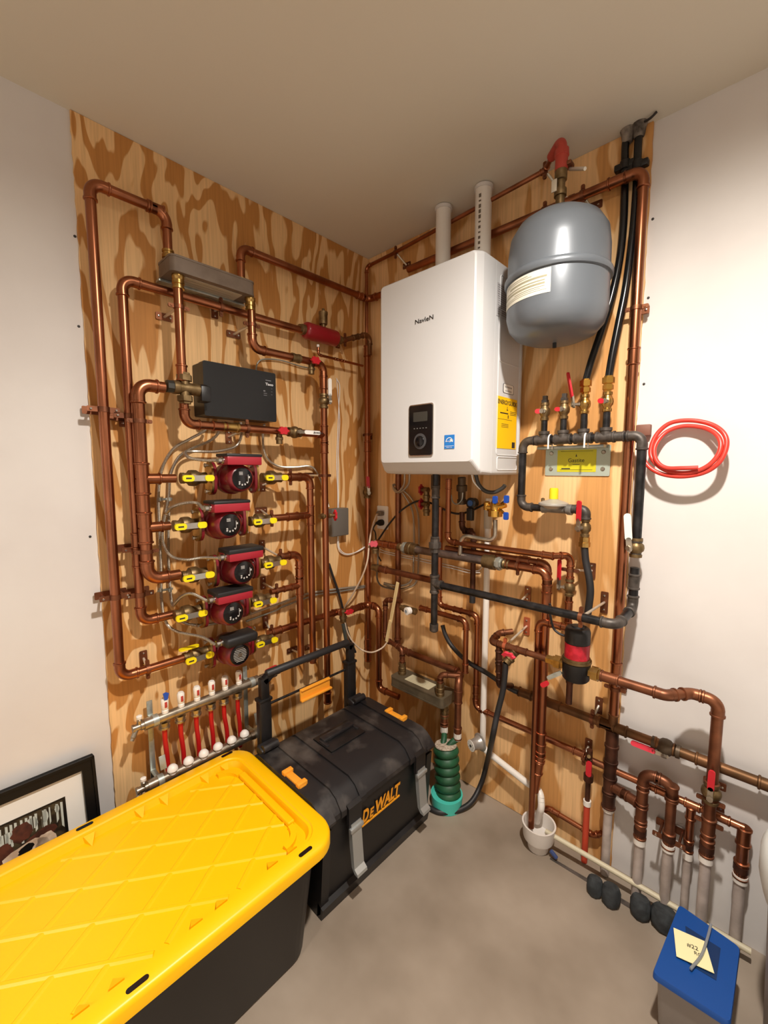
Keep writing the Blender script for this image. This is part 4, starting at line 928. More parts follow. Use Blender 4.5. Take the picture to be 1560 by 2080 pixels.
for k, T in enumerate((T1, T2)):
    p = T[-3].lerp(T[-2], .55)
    tag(MB().lathe(p, Z_, [(-.012, .0118), (-.012, .0145), (.012, .0145), (.012, .0118)], 16).box(p+V((0, .004, 0)), (.06, .022, .02), .004).build('tube_clamp', black), f'black plastic clamp on the {"left" if k == 0 else "right"} black tube near the ceiling', 'tube clamp')
    tag(MB().lathe((T[-1].x, T[-1].y, 2.432), Z_, [(-.03, .012), (-.026, .015), (-.006, .018), (.0075, .022)], 14).build('ceiling_sleeve', mat('torn_dark_collar', '#3b342f', .8, 0, '#8e8377', 30, bump=1)), f'ragged dark collar where the {"left" if k == 0 else "right"} black tube enters the ceiling', 'collar')
cable('thin bent wire poking out of the ceiling beside the black tubes', '', .0035, dark, 'wire', 'wire', pts=[V((T2[-1].x+.005, -.03, 2.436)), V((T2[-1].x+.03, -.04, 2.43)), V((T2[-1].x+.05, -.045, 2.437))])
# strut, u-bolts, gas plate
sb = thing('strut_rail', 'white steel rail behind the gas header holding two white u-bolts', 'rail', R(1160, 905, .03)); a, c = R(1091, 906, .06), R(1226, 900, .06)
MB().box(((a.x+c.x)/2, -.035, zg-.026), (c.x-a.x, .05, .010), .001).build('rail', galv, sb)
for x in (1118, 1191):
    q = R(x, 893, .08); b = MB(); arc = [V((q.x, -.08-cos(t*pi/10)*.0175, zg+sin(t*pi/10)*.0175)) for t in range(11)]
    b.tube([V((q.x, -.0975, zg-.032))]+arc+[V((q.x, -.0625, zg-.032))], .0028, 8); b.build('u_bolt', white, sb)
a, c = R(1109, 908, .014), R(1238, 967, .014)
gp = thing('gas_striker_plate', 'galvanised plate with a yellow-green label below the gas header', 'metal plate', ((a.x+c.x)/2, -.012, (a.z+c.z)/2)); mid = V(((a.x+c.x)/2, -.011, (a.z+c.z)/2)); w_, h_ = c.x-a.x, a.z-c.z
MB().prism(rrect(w_, h_, .004, 2), mid, XR, Z_, OR*.003).build('plate', mat('plate_green_grey', '#b4bdb0', .45, .4), gp)
lb = MB().prism(rrect(w_*.60, h_*.74, .001, 1), mid+OR*.003, XR, Z_, OR*.0008).build('label_sticker', mat('sticker_olive', '#c9c01e', .45), gp, False)
text('Gastite', mid+OR*.0041+Z_*h_*.02, XR, Z_, .0135, dark, lb, xs=1.0)
b = MB(); b.add([mid+OR*.0041+Z_*h_*.24, mid+OR*.0041+Z_*h_*.14-XR*.003, mid+OR*.0041+Z_*h_*.14+XR*.003], [(0, 1, 2)])
b.quad(mid+OR*.0041-Z_*h_*.12, XR*.024, Z_*.002); b.quad(mid+OR*.0041-Z_*h_*.26-XR*w_*.16, XR*.03, Z_*.004); b.quad(mid+OR*.0041-Z_*h_*.30, XR*w_*.5, Z_*.0012); b.quad(mid+OR*.0041+Z_*h_*.32, XR*w_*.5, Z_*.0012); b.build('print', dark, lb, False)
for sx in (-1, 1):
    for sz in (-1, 1): MB().lathe(mid+XR*sx*w_*.40+Z_*sz*h_*.27+OR*.003, OR, [(0, .007), (.002, .007), (.004, .005), (.004, .002)], 14).build('bolt', steel, gp)
# regulator
z0 = GMp[0].z; rg = V((R(1124, 1028, .08).x, -.08, z0))
ro = thing('gas_regulator', 'grey gas regulator with a yellow cap on the iron gas line', 'regulator', rg); xl, xr = GMp[0].x, R(1160, 1032, .08).x
MB().lathe((xl-.004, -.08, z0), XR, [(0, .0145), (0, .0175), (.012, .0175), (.018, .0145), (xr-xl-.012, .015), (xr-xl-.006, .0185), (xr-xl+.008, .0185), (xr-xl+.008, .0135)], 20).build('body', mat('cast_grey', '#8b8882', .5, .5, '#767370', 30), ro)
MB().lathe(rg, Z_, [(0, .026), (.008, .036), (.012, .049), (.016, .050), (.020, .049), (.026, .036), (.031, .018), (.034, .014)], 32).build('diaphragm_case', mat('cast_light', '#b3aea4', .5, .4), ro)
MB().lathe(rg, Z_, [(.034, .0145), (.036, .0150), (.068, .0150), (.068, .0135), (.072, .0135), (.072, .010)], 20).build('cap', mat('cap_yellow', '#efd824', .4), ro)
MB().lathe(rg-XR*.038, Z_, [(.018, .006), (.034, .006), (.036, .003)], 10).build('vent', brassd, ro)
gas('GV', 'short iron line from the regulator turning down to the black gas hose', 'R d.08 1158,1034 1191,1035 1189,1056', coup=[(0, .2)])
gv = RUNS['GV']
v = V((gv[2].x, -.08, R(1188, 1072, .08).z)); ball_valve('brass gas valve with an upright red lever beside the regulator', v, Z_, (OR*.93-XR*.37), .0107, Z_, red, .07, brassd, outlen=.028, bend=.0)
b = MB().lathe(v-Z_*.028, -Z_, [(0, .012), (.004, .012), (.004, .016), (.020, .016), (.021, .0185), (.036, .0185), (.037, .013)], 6); tag(b.build('hose_fitting', brass), 'brass fitting joining the gas valve to the black hose beside the regulator', 'fitting')
hs = v-Z_*.062
cable('black rubber gas hose hanging from the brass fitting behind the long black pipe', '', .0118, blackr, 'gas_hose', 'hose', pts=[hs, R(1190, 1140, .08), R(1197, 1175, .085), R(1199, 1205, .085), R(1194, 1245, .08), R(1192, 1262, .08)])
# right leg valve and lower gas line
q = V((GMp[-1].x, -.08, R(1291, 1112, .08).z))
ball_valve('brass gas valve with a pale lever on the right iron leg', q, Z_, V((-.45, -.9, 0)).normalized(), .0133, Z_*.99-XR*.1, mat('pale_handle', '#e4e6da', .4), .085, brassd, outlen=.022, hw=.02, face=(.1, -1, 0))
zt_ = R(1240, 1266, .24).z
gas('GL', 'long black iron gas pipe crossing from the right iron leg to the drip leg', 'w%.4f,-.08,1.10 w%.4f,-.08,%.4f w%.4f,-.245,%.4f w.635,-.245,%.4f' % (q.x, q.x, zt_+.01, q.x, zt_, zt_), snap=False, coup=[(0, .42)])
gas('GD', 'vertical iron gas drip leg with a capped end below the boiler', 'w.610,-.245,1.42 w.610,-.245,.785', coup=[(0, .47), (0, .16)], caps=irond)
b = MB(); c_ = V((.610, -.245, R(882, 1108, .245).z)); b.lathe(c_, Z_, [(-.026, .0135), (-.026, .019), (-.008, .019), (-.008, .0245), (.012, .0245), (.014, .019), (.028, .018), (.028, .0135)], 8)
tag(b.build('pipe_union', irond), 'iron union on the drip leg below the boiler', 'union')
c_ = V((.610, -.245, zt_)); b = MB().lathe(c_, Z_, [(-.036, .0135), (-.036, .0185), (-.028, .0185), (-.026, .0165), (.026, .0165), (.028, .0185), (.036, .0185), (.036, .0135)], 20); b.lathe(c_, XR, [(0, .0165), (.024, .0165), (.026, .0185), (.036, .0185), (.036, .0135)], 20)
tag(b.build('pipe_tee', irond), 'iron tee joining the drip leg and the long black pipe', 'tee')
q = R(1180, 1255, .245); q.z = zt_
hanger('copper hanger plate with a long white rod holding the long black gas pipe', 'R', q, XR, .0133, 'v', rodm=zinc, base=R(1230, 1222, 0), pl=.075, m=copperd)
# ---- under the boiler
run('R1', 'bright copper pipe dropping from the boiler and running right to a riser', 'R d.12 913,972 908,1098 1118,1131 L w1.005,-.02,1.075' if 0 else 'R d.13 913,972 908,1100 1120,1129', r34, coup=[(0, .1), (1, .97)], m=copper)
e1 = RUNS['R1'][-1]
run('R1b', 'short copper bend from the bright pipe back to the riser behind the black gas hose', '', r34, pts=[e1, V((e1.x+.045, -.075, e1.z+.0)), V((e1.x+.045, -.075, e1.z-.22))], coup=[(1, .35)])
rv = V((e1.x+.045, -.075, R(1167, 1195, .075).z))
run('RVb', 'copper riser under the red-handled valve behind the long black pipe', '', r34, pts=[rv-Z_*.03, V((rv.x, -.075, .84))], coup=[(0, .3), (0, .6)])
ball_valve('brass valve with a slim upright red handle left of the black gas hose', rv, Z_, V((-.85, -.5, 0)).normalized(), r34, Z_, red, .075, brassd, outlen=.03, hw=.015, face=(-.5, -.8, 0))
hanger('copper hanger behind the black gas hose', 'R', V((rv.x, -.075, R(1170, 1160, .075).z)), Z_, r34, 'v', base=R(1205, 1158, 0))
run('R1c', 'second copper pipe running just below and behind the bright one under the boiler', 'R d.11 906,1116 1112,1141 1113,1205', r34, copperd, coup=[(0, .85), (1, .3)])
# pewter pipe with unions
zp = R(940, 1132, .12).z
run('LH', 'thick pewter-grey pipe between two brass unions below the boiler', 'w%.3f,-.12,%.4f w%.3f,-.12,%.4f' % (R(845, 1115, .12).x, zp, R(985, 1142, .12).x, zp), .0165, mat('pewter', '#8a7d78', .38, .85, '#6f635f', 20))
A, B = RUNS['LH']
for p, s, lab in ((A, -1, 'left'), (B, 1, 'right')):
    b = MB().lathe(p, XR*s, [(-.004, .019), (-.004, .026), (.022, .0265), (.024, .029), (.046, .029), (.048, .024)], 24); u = tag(b.build('pipe_union', brassd), f'large brass union at the {lab} end of the pewter pipe', 'union')
    b = MB().lathe(p+XR*s*.049, XR*s, [(0, .022), (.008, .023), (.009, .027), (.020, .027), (.021, .021), (.026, .021)], 8); b.build('union_nut', mat('union_zinc', '#a8aaa2', .4, .7), u); u2 = MB().lathe(p+XR*s*.076, XR*s, [(0, .016), (.006, .019), (.012, .016), (.022, .018), (.03, .0145)], 16); u2.build('union_tail', brassd, u)
run('LHr', 'copper pipe from the right brass union bending down along the plywood', '', r1, pts=[B+XR*.100, V((R(1112, 1165, .12).x, -.12, zp)), V((R(1112, 1165, .12).x, -.12, .80)), V((R(1112, 1165, .12).x, -.12, .37)), R(1086, 1606, .115)], coup=[(0, .15), (1, .08), (1, .3), (2, .85), (2, .95), (3, .3)], snap=False)
hanger('copper hanger clamped beside the right brass union', 'R', B+XR*.135, XR, r1, 'v', base=R(1070, 1142, 0))
run('LHl', 'copper pipe with several collars running left from the left brass union', '', r1, pts=[A-XR*.100, V((R(765, 1106, .12).x, -.12, zp))], coup=[(0, .25), (0, .5), (0, .8)])
q = RUNS['LHl'][1]
handknob('pale red wheel handle valve in the corner at the left end of the collared pipe', q-XR*.01, V((.7, .7, 0)), V((.55, -.83, 0)).normalized(), mat('faded_red', '#d05060', .5), r=.017)
# lower horizontal copper
run('HP2', 'copper pipe running right from the corner behind the black drip leg', 'R d.10 772,1154 895,1184', r1, copperd, coup=[(0, .05)])
p = RUNS['HP2'][0]
b = MB().lathe(p-XR*.0, -XR, [(0, .0145), (0, .019), (.02, .019), (.02, .016), (.05, .016)], 16); tag(b.build('pipe_end_fitting', brassd), 'dull brass fitting in the corner at the left end of the lower copper pipe', 'fitting')
run('R4', 'vertical copper pipe passing behind the folding rule and then turning right', 'R d.045 810,962 807,1318 930,1362', r1, coup=[(1, .06), (1, .92)], m=copperd)
# red valves and black relief parts below boiler
o = thing('relief_valve', 'dark valve body with a blue knob under the right half of the boiler', 'valve', R(947, 1020, .06)); q = R(942, 1015, .06)
b = MB(); b.lathe(R(938, 970, .08), (R(938, 1040, .06)-R(938, 970, .08)), [(0, .016), (.03, .016), (.032, .022), (.055, .022), (.057, .016), (.09, .015), (.092, .019), (.11, .019)], 16); b.build('body', mat('dark_brass', '#57493a', .5, .6), o)
q = R(956, 1022, .09); MB().lathe(q+OR*-.03, OR, [(0, .020), (.03, .022), (.032, .019)], 20).build('knob_body', black, o); MB().lathe(q, OR, [(.002, .012), (.005, .012), (.005, .004)], 20).build('knob_face', mat('knob_blue', '#31568f', .4), o)
MB().box(q-Z_*.045, (.026, .02, .05), .003).build('outlet', black, o)
run('R7', 'dark copper pipe winding down from the valve below the boiler', 'R d.055 937,1040 940,1076 960,1082 962,1215', r34, coppervd, coup=[(1, .5)])
b = MB().lathe(RUNS['R7'][-1], Z_, [(-.02, .0125), (.03, .0125)], 14); tag(b.build('pipe_insulation', blackr), 'short piece of black insulation on the dark pipe below the boiler', 'insulation')
q = R(868, 995, .10)
for k, (x, y, lab) in enumerate(((862, 995, 'upper'), (862, 1024, 'lower'))):
    b = MB(); p = R(x, y, .08); o = handknob(f'{lab} dark red knob half hidden behind the iron drip leg below the boiler', p+XR*.012, Z_, -XR, mat('dark_red_knob', '#a3182a', .4), r=.014, dn=V((0, 0, -1)))
b = MB().lathe(R(885, 965, .10), -Z_, [(0, .02), (.06, .02), (.062, .014), (.10, .014)], 16); tag(b.build('boiler_port', mat('dark_brass', '#57493a')), 'dark port fitting under the boiler behind the iron leg', 'fitting')
# blue-handled backflow valve and steel U
bv = thing('backflow_valve', 'brass backflow valve with three small blue handles right below the boiler', 'valve', R(1008, 1038, .11)); c_ = R(1006, 1032, .11); brb = mat('brass_bright', '#cfa24e')
b = MB(); b.lathe(c_+Z_*.03, -Z_, [(0, .012), (.012, .018), (.03, .020), (.036, .020), (.038, .027), (.062, .027), (.063, .018)], 10); b.lathe(c_-XR*.012, XR*-1, [(0, .014), (.02, .014), (.022, .012)], 14); b.lathe(c_-XR*.035-Z_*-.005, Z_, [(-.014, .013), (.014, .013), (.02, .006)], 14); b.lathe(c_, XR+Z_*.3, [(0, .012), (.03, .010), (.045, .009)], 12)
b.build('body', brb, bv)
for (x, y, dx) in ((1007, 1015, 0), (1030, 1014, 0), (1029, 1048, 0)):
    p = R(x, y, .13); MB().prism(rrect(.022, .028, .006, 4), p, V((.9, -.2, 0)), Z_, OR*.009).build('blue_handle', blue, bv)
    MB().tube([p, c_+Z_*.005+XR*.01], .005, 8).build('stem', brb, bv)
run('SU', 'bent steel pipe curving from the blue-handled valve back to the pewter pipe', '', .0085, steel, plain=True, name='steel_pipe', pts=[R(1006, 1056, .11), R(1006, 1100, .11), R(1006-68, 1087, .13), V((R(934, 1125, .13).x, -.13, zp+.012))], er=3.2)
# white pvc drain
xp = R(988, 1200, .05).x
run('PV', 'white plastic drain pipe going down the right plywood and sloping to the floor drain', '', .0125, pvc, name='drain_pipe', cat='drain pipe', er=2.4, plain=True, pts=[V((xp, -.05, 1.29)), V((xp, -.05, .235)), R(1070, 1590, .06)+V((0, 0, .0)), R(1098, 1606, .08), R(1100, 1640, .105), F(1090, 1668, .075)])
b = MB().lathe((xp, -.05, 1.17), Z_, [(0, .0125), (0, .0165), (.10, .0175), (.105, .013)], 18); tag(b.build('pipe_sleeve', mat('beige_pvc', '#b8ab98', .5)), 'beige sleeve at the top of the white drain pipe below the blue-handled valve', 'pipe sleeve')
sp_ = thing('wire_spool', 'silver spool with a white round label hanging in front of the white drain pipe', 'spool', R(970, 1507, .10)); q = R(976, 1507, .075); ax_ = V((-.35, -.93, -.05)).normalized()
MB().lathe(q, ax_, [(0, .036), (.004, .036), (.007, .029), (.018, .024), (.040, .021), (.044, .023), (.048, .023)], 28).build('reel', mat('reel_metal', '#b5b0aa', .35, .6), sp_)
b = MB().lathe(q, ax_, [(.0482, .0228), (.050, .0228), (.050, .001)], 28).build('label_disc', white, sp_); MB().lathe(q, ax_, [(.0502, .0055), (.052, .0055), (.052, .001)], 14).build('hub', dark, sp_)
tv = ax_.cross(Z_).normalized(); bb = MB()
for k in range(10): a = 2*pi*k/10; bb.quad(q+ax_*.0506+tv*cos(a)*.016+Z_*sin(a)*.016, tv*.004, Z_*.002)
bb.build('print', dark, sp_, False)
# pipes to the right of folding rule
run('R5', 'copper pipe turning down beside the white drain pipe to the lower exchanger', 'R d.09 853,1235 946,1260 946,1362', r34, coup=[(0, .1), (1, .95)], m=copper)
run('R6', 'dark copper pipe with elbows dropping behind the white drain pipe to the red shut-off valve', 'R d.05 893,1150 891,1222 900,1238' if 0 else 'R d.05 896,1030 891,1228 968,1250 968,1432 1186,1540', r34, copper, coup=[(1, .5), (3, .04), (3, .96), (2, .85)])
run('R5b', 'short copper branch between the two vertical pipes above the lower exchanger', 'R d.06 893,1350 925,1360', r34, copperd)
b = MB().lathe(R(829, 1238, .10), XR, [(-.045, .012), (-.03, .012), (-.028, .016), (-.005, .016), (.02, .015), (.045, .015), (.047, .012)], 14); o_ = tag(b.build('fill_valve', brassd), 'brass fill valve with a round white cap right of the folding rule', 'valve')
MB().lathe(R(833, 1240, .12), V((-.2, -.95, 0)), [(0, .016), (.014, .0175), (.022, .0175), (.023, .010)], 20).build('white_cap', white, o_)
MB().lathe(R(833, 1240, .12)+V((-.2, -.95, 0)).normalized()*.0235, V((-.2, -.95, 0)), [(0, .007), (.001, .007), (.001, .001)], 14).build('cap_centre', mat('cap_bluegrey', '#7d8f9b', .5), o_)
run('R9', 'copper pipe bending down beside the folding rule into the lower plate exchanger', 'R d.07 824,1224 783,1218 782,1292 R d.09 806,1352' if 0 else 'R d.07 815,1221 783,1218 782,1298 w.315,-.095,.56 w.315,-.095,.485', r34, copperd, coup=[(1, .05), (3, .3)], snap=False)
# lower plate exchanger
hz = .392
o, c, U, W_, h = plate_hx('plate_heat_exchanger', 'low brown plate heat exchanger behind the tool box with a cream label on top', .285, .590, .045, .152, hz, .437, 'R', hx2, True)
MB().prism(rrect(.14, .06, .002, 1), c+Z_*(h+.0003)+U*-.01, U, W_, Z_*.001).build('specification_label', mat('label_beige', '#c8bfa0', .6), o)
b = MB()
for k in range(5): b.quad(c+Z_*(h+.0017)+U*(-.02)+W_*(-.022+k*.011), U*.09, W_*.002)
b.build('print', mat('print_olive', '#9a957c'), o, False)
P1 = V((.315, -.095, .437)); P2 = V((.560, -.128, .437)); P3 = V((.575, -.115, .392))
for p, s in ((P1, 1), (P2, 1), (P3, -1)): MB().lathe(p, Z_*s, [(0, .019), (.012, .019), (.014, .016), (.02, .016), (.02, .0185), (.034, .0185), (.036, .016), (.044, .016), (.045, .0175), (.055, .0175), (.056, .013)], 14).build('port', brassd, o)
run('HXa', 'copper pipe arching from the lower exchanger back to the wall pipe', '', r34, coppervd if 0 else copperd, pts=[P2+Z_*.05, V((.560, -.128, .530)), V((R(939, 1354, .09).x-.01, -.09, .535))], coup=[(0, .5)])
run('HXb', 'copper pipe arching over and dropping right beside the exchanger into the green bundle', '', r1, pts=[V((.615, -.06, .53)), V((R(931, 1400, .115).x, -.115, .525)), V((R(931, 1400, .115).x, -.115, .285))], coup=[(1, .2), (1, .95)], m=copperd)
run('HXc', 'short copper pipe below the lower exchanger going into the green bundle', '', r1, pts=[P3-Z_*.05, V((P3.x+.0, -.115, .285))], coup=[(0, .3), (0, .9)], m=copperd)
# green bundle and teal pot
gx, gy = .640, -.165
gt = thing('corrugated_sleeve', 'dark green corrugated pipe sleeve with gravel on top, beside the tool box', 'pipe sleeve', (gx, gy, 0)); pr = []
for k in range(0, 6): z = .03+k*.0355; pr += [(z, .044), (z+.006, .050), (z+.015, .054), (z+.022, .053), (z+.030, .048), (z+.0345, .044)]
MB().lathe((gx-.0, gy, 0), V((-.12, .05, 1)), pr+[(pr[-1][0]+.002, .046)], 32).build('sleeve', green, gt)
tc = V((gx, gy, 0))+V((-.12, .05, 1)).normalized()*.248; MB().lathe(tc-Z_*.002, V((-.12, .05, 1)), [(0, .0465), (.005, .045), (.007, .03), (.0075, .001)], 28).build('gravel_fill', gravel, gt)
tp_ = thing('teal_pot', 'teal plastic ring pot on the floor under the green sleeve', 'pot', (gx-.005, gy-.01, 0)); MB().lathe((gx-.005, gy-.01, 0), Z_, [(.001, .062), (.05, .066), (.055, .066), (.055, .060), (.05, .058)], 36).build('pot', teal, tp_)
for k, (p, lab) in enumerate(((RUNS['HXc'][-1], 'left'), (RUNS['HXb'][-1], 'right'))):
    x = tag(MB().lathe(p+Z_*.012, -Z_, [(0, .012), (0, .0165), (.030, .0165), (.031, .0135)], 16).build('pex_collar', pvc), f'{lab} white collar joining a copper pipe to a green tube above the green sleeve', 'collar')
    cable(f'{lab} short green tube entering the gravel of the green sleeve', '', .0128, green, 'green_tube', 'tube', pts=[p-Z_*.015, (p-Z_*.015).lerp(tc, .5)+V((.004*(k*2-1), 0, 0)), tc+V((.010*(k*2-1), -.008, -.01))])
# filter
fx = R(1172, 1320, .17); fz0 = R(1172, 1380, .17).z; fz1 = R(1172, 1275, .17).z
fo_ = thing('magnetic_filter', 'black and red cylindrical water filter on the copper line right of the tool box', 'filter', V((fx.x, -.17, fz0))); c_ = V((fx.x, -.17, fz0)); hh = fz1-fz0
MB().lathe(c_, Z_, [(0, .02), (0, .036), (.006, .041), (hh*.34, .043), (hh*.36, .040)], 40).build('lower_body', black, fo_)
MB().lathe(c_, Z_, [(hh*.36, .040), (hh*.36, .045), (hh*.40, .045), (hh*.40, .041), (hh*.44, .041)], 40).build('clamp_ring', brassd, fo_)
MB().lathe(c_, Z_, [(hh*.44, .037), (hh*.44, .0375), (hh*.72, .0375), (hh*.72, .036)], 40).build('red_band', mat('filter_red', '#a80f24', .35, 0, '#c32034', 60), fo_)
MB().lathe(c_, Z_, [(hh*.72, .036), (hh*.73, .0385), (hh*.94, .0385), (hh*1.0, .035), (hh*1.02, .03), (hh*1.02, .001)], 40).build('cap', black, fo_)
MB().lathe(c_+Z_*hh*1.02, Z_, [(0, .02), (.005, .018), (.006, .001)], 24).build('air_screw', black, fo_)
for s in (-1, 1): MB().lathe(c_+XR*s*.036+Z_*hh*.22, XR*s, [(0, .016), (.012, .016), (.012, .0235), (.032, .0235), (.034, .018), (.040, .018), (.041, .0155), (.06, .0155)], 6).build('union_nut', brass, fo_)
MB().lathe(c_-XR*.018, -Z_, [(0, .014), (.02, .012), (.02, .010), (fz0-R(1153, 1428, .17).z, .010)], 14).build('drain_stem', coppervd, fo_)
b = MB(); lever(b, R(1130, 1370, .18), V((-.8, -.1, -.62)), V((0, -1, 0)), .055, .014, off=-.02); b.build('lever', galv, fo_)
b = MB(); lever(b, R(1108, 1389, .185), V((-.8, -.1, -.62)), V((0, -1, 0)), .03, .016, off=-.012); b.build('lever_grip', red, fo_)
fzz = fz0+hh*.22
run('FL', 'copper pipe from the red-handled hose valve group to the left side of the filter', '', r34, copperd, pts=[V((c_.x-.094, -.17, fzz)), V((R(1020, 1302, .17).x, -.17, fzz))], coup=[(0, .55), (0, .78), (0, .95)])
e = RUNS['FL'][1]
run('FLr', 'copper loop turning back to the wall at the left end of the filter line', '', r34, copperd, pts=[e-XR*.012, e-XR*.045, e-XR*.045+V((0, .06, .015)), e-XR*.01+V((0, .10, .02))], er=1.9, snap=False)
run('FLd', 'short copper drop from the filter line group to the dark horizontal pipe', '', r34, coppervd, pts=[e-XR*.012-Z_*.01, V((e.x-.012, -.16, .60)), V((e.x-.012, -.06, .56))], coup=[(0, .25), (0, .6)])
hanger('copper hanger with a long rod holding the left end of the filter line', 'R', e+XR*.012, XR, r34, 'v', base=R(1073, 1270, 0), pl=.07, m=mat('clamp_orange', '#c46a48', .45, .6))
hv = e+XR*.05-Z_*.012
handknob('pink-red handled hose valve at the left end of the filter line', hv, XR, V((-.3, -.9, -.25)).normalized(), pink, r=.017, dn=V((-.35, -.6, -.7)).normalized(), bm=brassd)
q = hv+V((-.35, -.6, -.7)).normalized()*.05
cable('black garden hose hanging from the pink-red valve and curling over the floor', '', .0105, blackr, 'hose', 'hose', pts=[q, R(1022, 1400, .20), R(1010, 1450, .21), R(1000, 1500, .22), F(990, 1545, .18), F(978, 1590, .08), F(958, 1628, .03), F(930, 1646, .012), F(895, 1650, .011), F(870, 1640, .011)])
cable('thin black cable from the filter cap up behind the long black pipe', '', .004, blackr, 'cable', 'cable', pts=[c_+Z_*hh*.78-XR*.036, c_+Z_*hh*.80-XR*.06, R(1124, 1275, .17), R(1118, 1250, .19), R(1117, 1225, .20)])
run('DS', 'thin copper discharge pipe bending down from behind the filter into the floor drain', '', r34, copper, pts=[R(1150, 1275, .13), V((R(1094, 1268, .13).x, -.13, R(1150, 1275, .13).z)), V((R(1094, 1268, .13).x, -.13, .085))], coup=[(0, .5)])
run('WP', 'copper pipe running from the filter across the white wall and down to the red-taped valve', '', r1, copperd, pts=[V((c_.x+.094, -.17, fzz)), V((1.375, -.17, fzz)), V((1.425, -.105, fzz)), V((1.487, -.105, fzz)), V((1.487, -.105, .30))], er=1.8, snap=False, coup=[(0, .04), (3, .55), (3, .8), (3, .95)])
ball_valve('large brass valve with an upright red lever on the pipe down the white wall', V((1.487, -.105, R(1446, 1610, .105).z)), Z_, OR, r1, Z_, red, .06, brassd, outlen=.022, bend=.0)
p = V((R(1345, 1512, .05).x, -.05, .542)); ball_valve('dark brass valve with a red lever on the long dark horizontal pipe', p+XR*.01, XR, V((0, -.75, -.66)).normalized(), .015, -XR, pink, .07, mat('dark_brass', '#57493a'), outlen=.018, L_=.075, face=(0, -1, .15))
hanger('copper hanger with a short rod on the dark horizontal pipe left of the plywood edge', 'R', V((R(1203, 1462, .05).x, -.05, .543)), XR, .015, 'v', base=R(1219, 1430, 0), pl=.06)
# lower rows on the white wall
zr = .43
run('PR', 'bright copper pipe running low along the white wall towards the barrel', 'R d.04 1190,1542' if 0 else 'R d.045 1260,1569 1512,1684', r34, copper, coup=[(0, .38), (0, .62), (0, .84)])
pr_ = RUNS['PR']; zr = pr_[0].z
run('PR0', 'short copper pipe behind the heavy riser linking to the low bright pipe', '', r34, copperd, pts=[V((1.15, -.045, zr)), V((pr_[0].x, -.045, zr))])
run('PL', 'copper loop arching up beside the heavy riser and down to a white tube', 'R d.075 1300,1700 1307,1572 1368,1590 1356,1712', r1, copperd, coup=[(0, .12), (0, .42), (0, .72), (2, .0), (2, .93)], er=2.0)
PL_ = RUNS['PL']
run('LK', 'short copper link with collars between the heavy riser and the arching loop', '', r1, copperd, pts=[V((1.235, -.055, R(1275, 1615, .06).z)), V((PL_[0].x-.02, -.072, R(1275, 1615, .06).z))], coup=[(0, .25), (0, .7)])
run('P2', 'slim copper drop from the low bright pipe to a white tube', '', r34, copper, pts=[V((R(1403, 1655, .045).x, -.045, zr-.01)), V((R(1403, 1655, .045).x, -.045, R(1394, 1728, .045).z))], coup=[(0, .12), (0, .85)])
run('P5', 'copper drop at the right end of the low bright pipe in front of the barrel', '', r1, copper, pts=[V((pr_[1].x, -.045, zr+.005)), V((pr_[1].x, -.045, R(1513, 1780, .045).z))], coup=[(0, .2), (0, .9)])
strap('copper strap with its plate right of the arching loop on the white wall', 'R', onpipe('PL', 2, 'R', 1358, 1706), Z_, r1)
hanger('copper ring clamp low on the pipe with the upright red lever', 'R', V((1.487, -.105, R(1448, 1675, .105).z)), Z_, r1)
hanger('copper hanger plate high on the pipe with the upright red lever', 'R', V((1.487, -.105, R(1446, 1628, .105).z)), Z_, r1)
# pex tubes to the floor
for (p, lab, n_) in ((V((1.214, -.05, .262)), 'below the heavy riser at the plywood edge', 1), (PL_[0], 'below the left leg of the arching loop', 1), (PL_[3], 'below the right leg of the arching loop', 1), (RUNS['P2'][1], 'below the slim copper drop', 0), (RUNS['WP'][-1], 'below the pipe with the upright red lever', 1), (RUNS['P5'][1], 'at the right beside the barrel', 1)):
    p = p.copy(); r = .0145 if n_ else .011; o = thing('pex_tube', 'white plastic tube going into the floor '+lab, 'tube', (p.x, p.y, 0))
    MB().lathe(p+Z_*.03, -Z_, [(0, r*1.0), (.0, r*1.25), (.018, r*1.25), (.02, r*1.12), (.032, r*1.12)], 16).build('copper_adapter', coppervd, o)
    MB().lathe(p, -Z_, [(0, r), (0, r*1.22), (.022, r*1.22), (.022, r*.98)], 18).build('expansion_ring', pvc, o); MB().lathe(p-Z_*.02, -Z_, [(0, r*.95), (p.z-.022, r*.95)], 16).build('tube', pex, o)
# short valve + red pex
p = V((R(1186, 1540, .05).x+.018, -.05, 0)); zt2 = R(1200, 1535, .05).z
b = thing('small_riser', 'slim brass riser left of the plywood edge leading to an orange tube', 'pipe', (p.x, p.y, .1))
MB().lathe((p.x, p.y, zt2+.02), -Z_, [(0, .010), (.03, .010), (.032, .013), (.04, .013), (.042, .009), (.09, .009), (.092, .016), (.115, .016), (.117, .009), (.19, .0085)], 14).build('tube', coppervd, b)
zz = zt2+.02-.19; MB().lathe((p.x, p.y, zz), -Z_, [(0, .009), (0, .013), (.018, .013), (.018, .009)], 14).build('expansion_ring', pvc, b); MB().lathe((p.x, p.y, zz-.018), -Z_, [(0, .0105), (zz-.02, .0105)], 14).build('orange_tube', pexor, b)
q = R(1196, 1562, .08); b2 = MB(); lever(b2, q, Z_, OR, .055, .018, off=-.0275); b2.build('red_lever', red, b); MB().tube([R(1196, 1537, .08), V((p.x, p.y, zt2))], .006, 8).build('stem', brassd, b)
hanger('copper plate and ring behind the small red lever', 'R', V((R(1186, 1538, .05).x, -.05, R(1186, 1538, .05).z)), XR, r34, 'v', base=R(1198, 1512, 0))
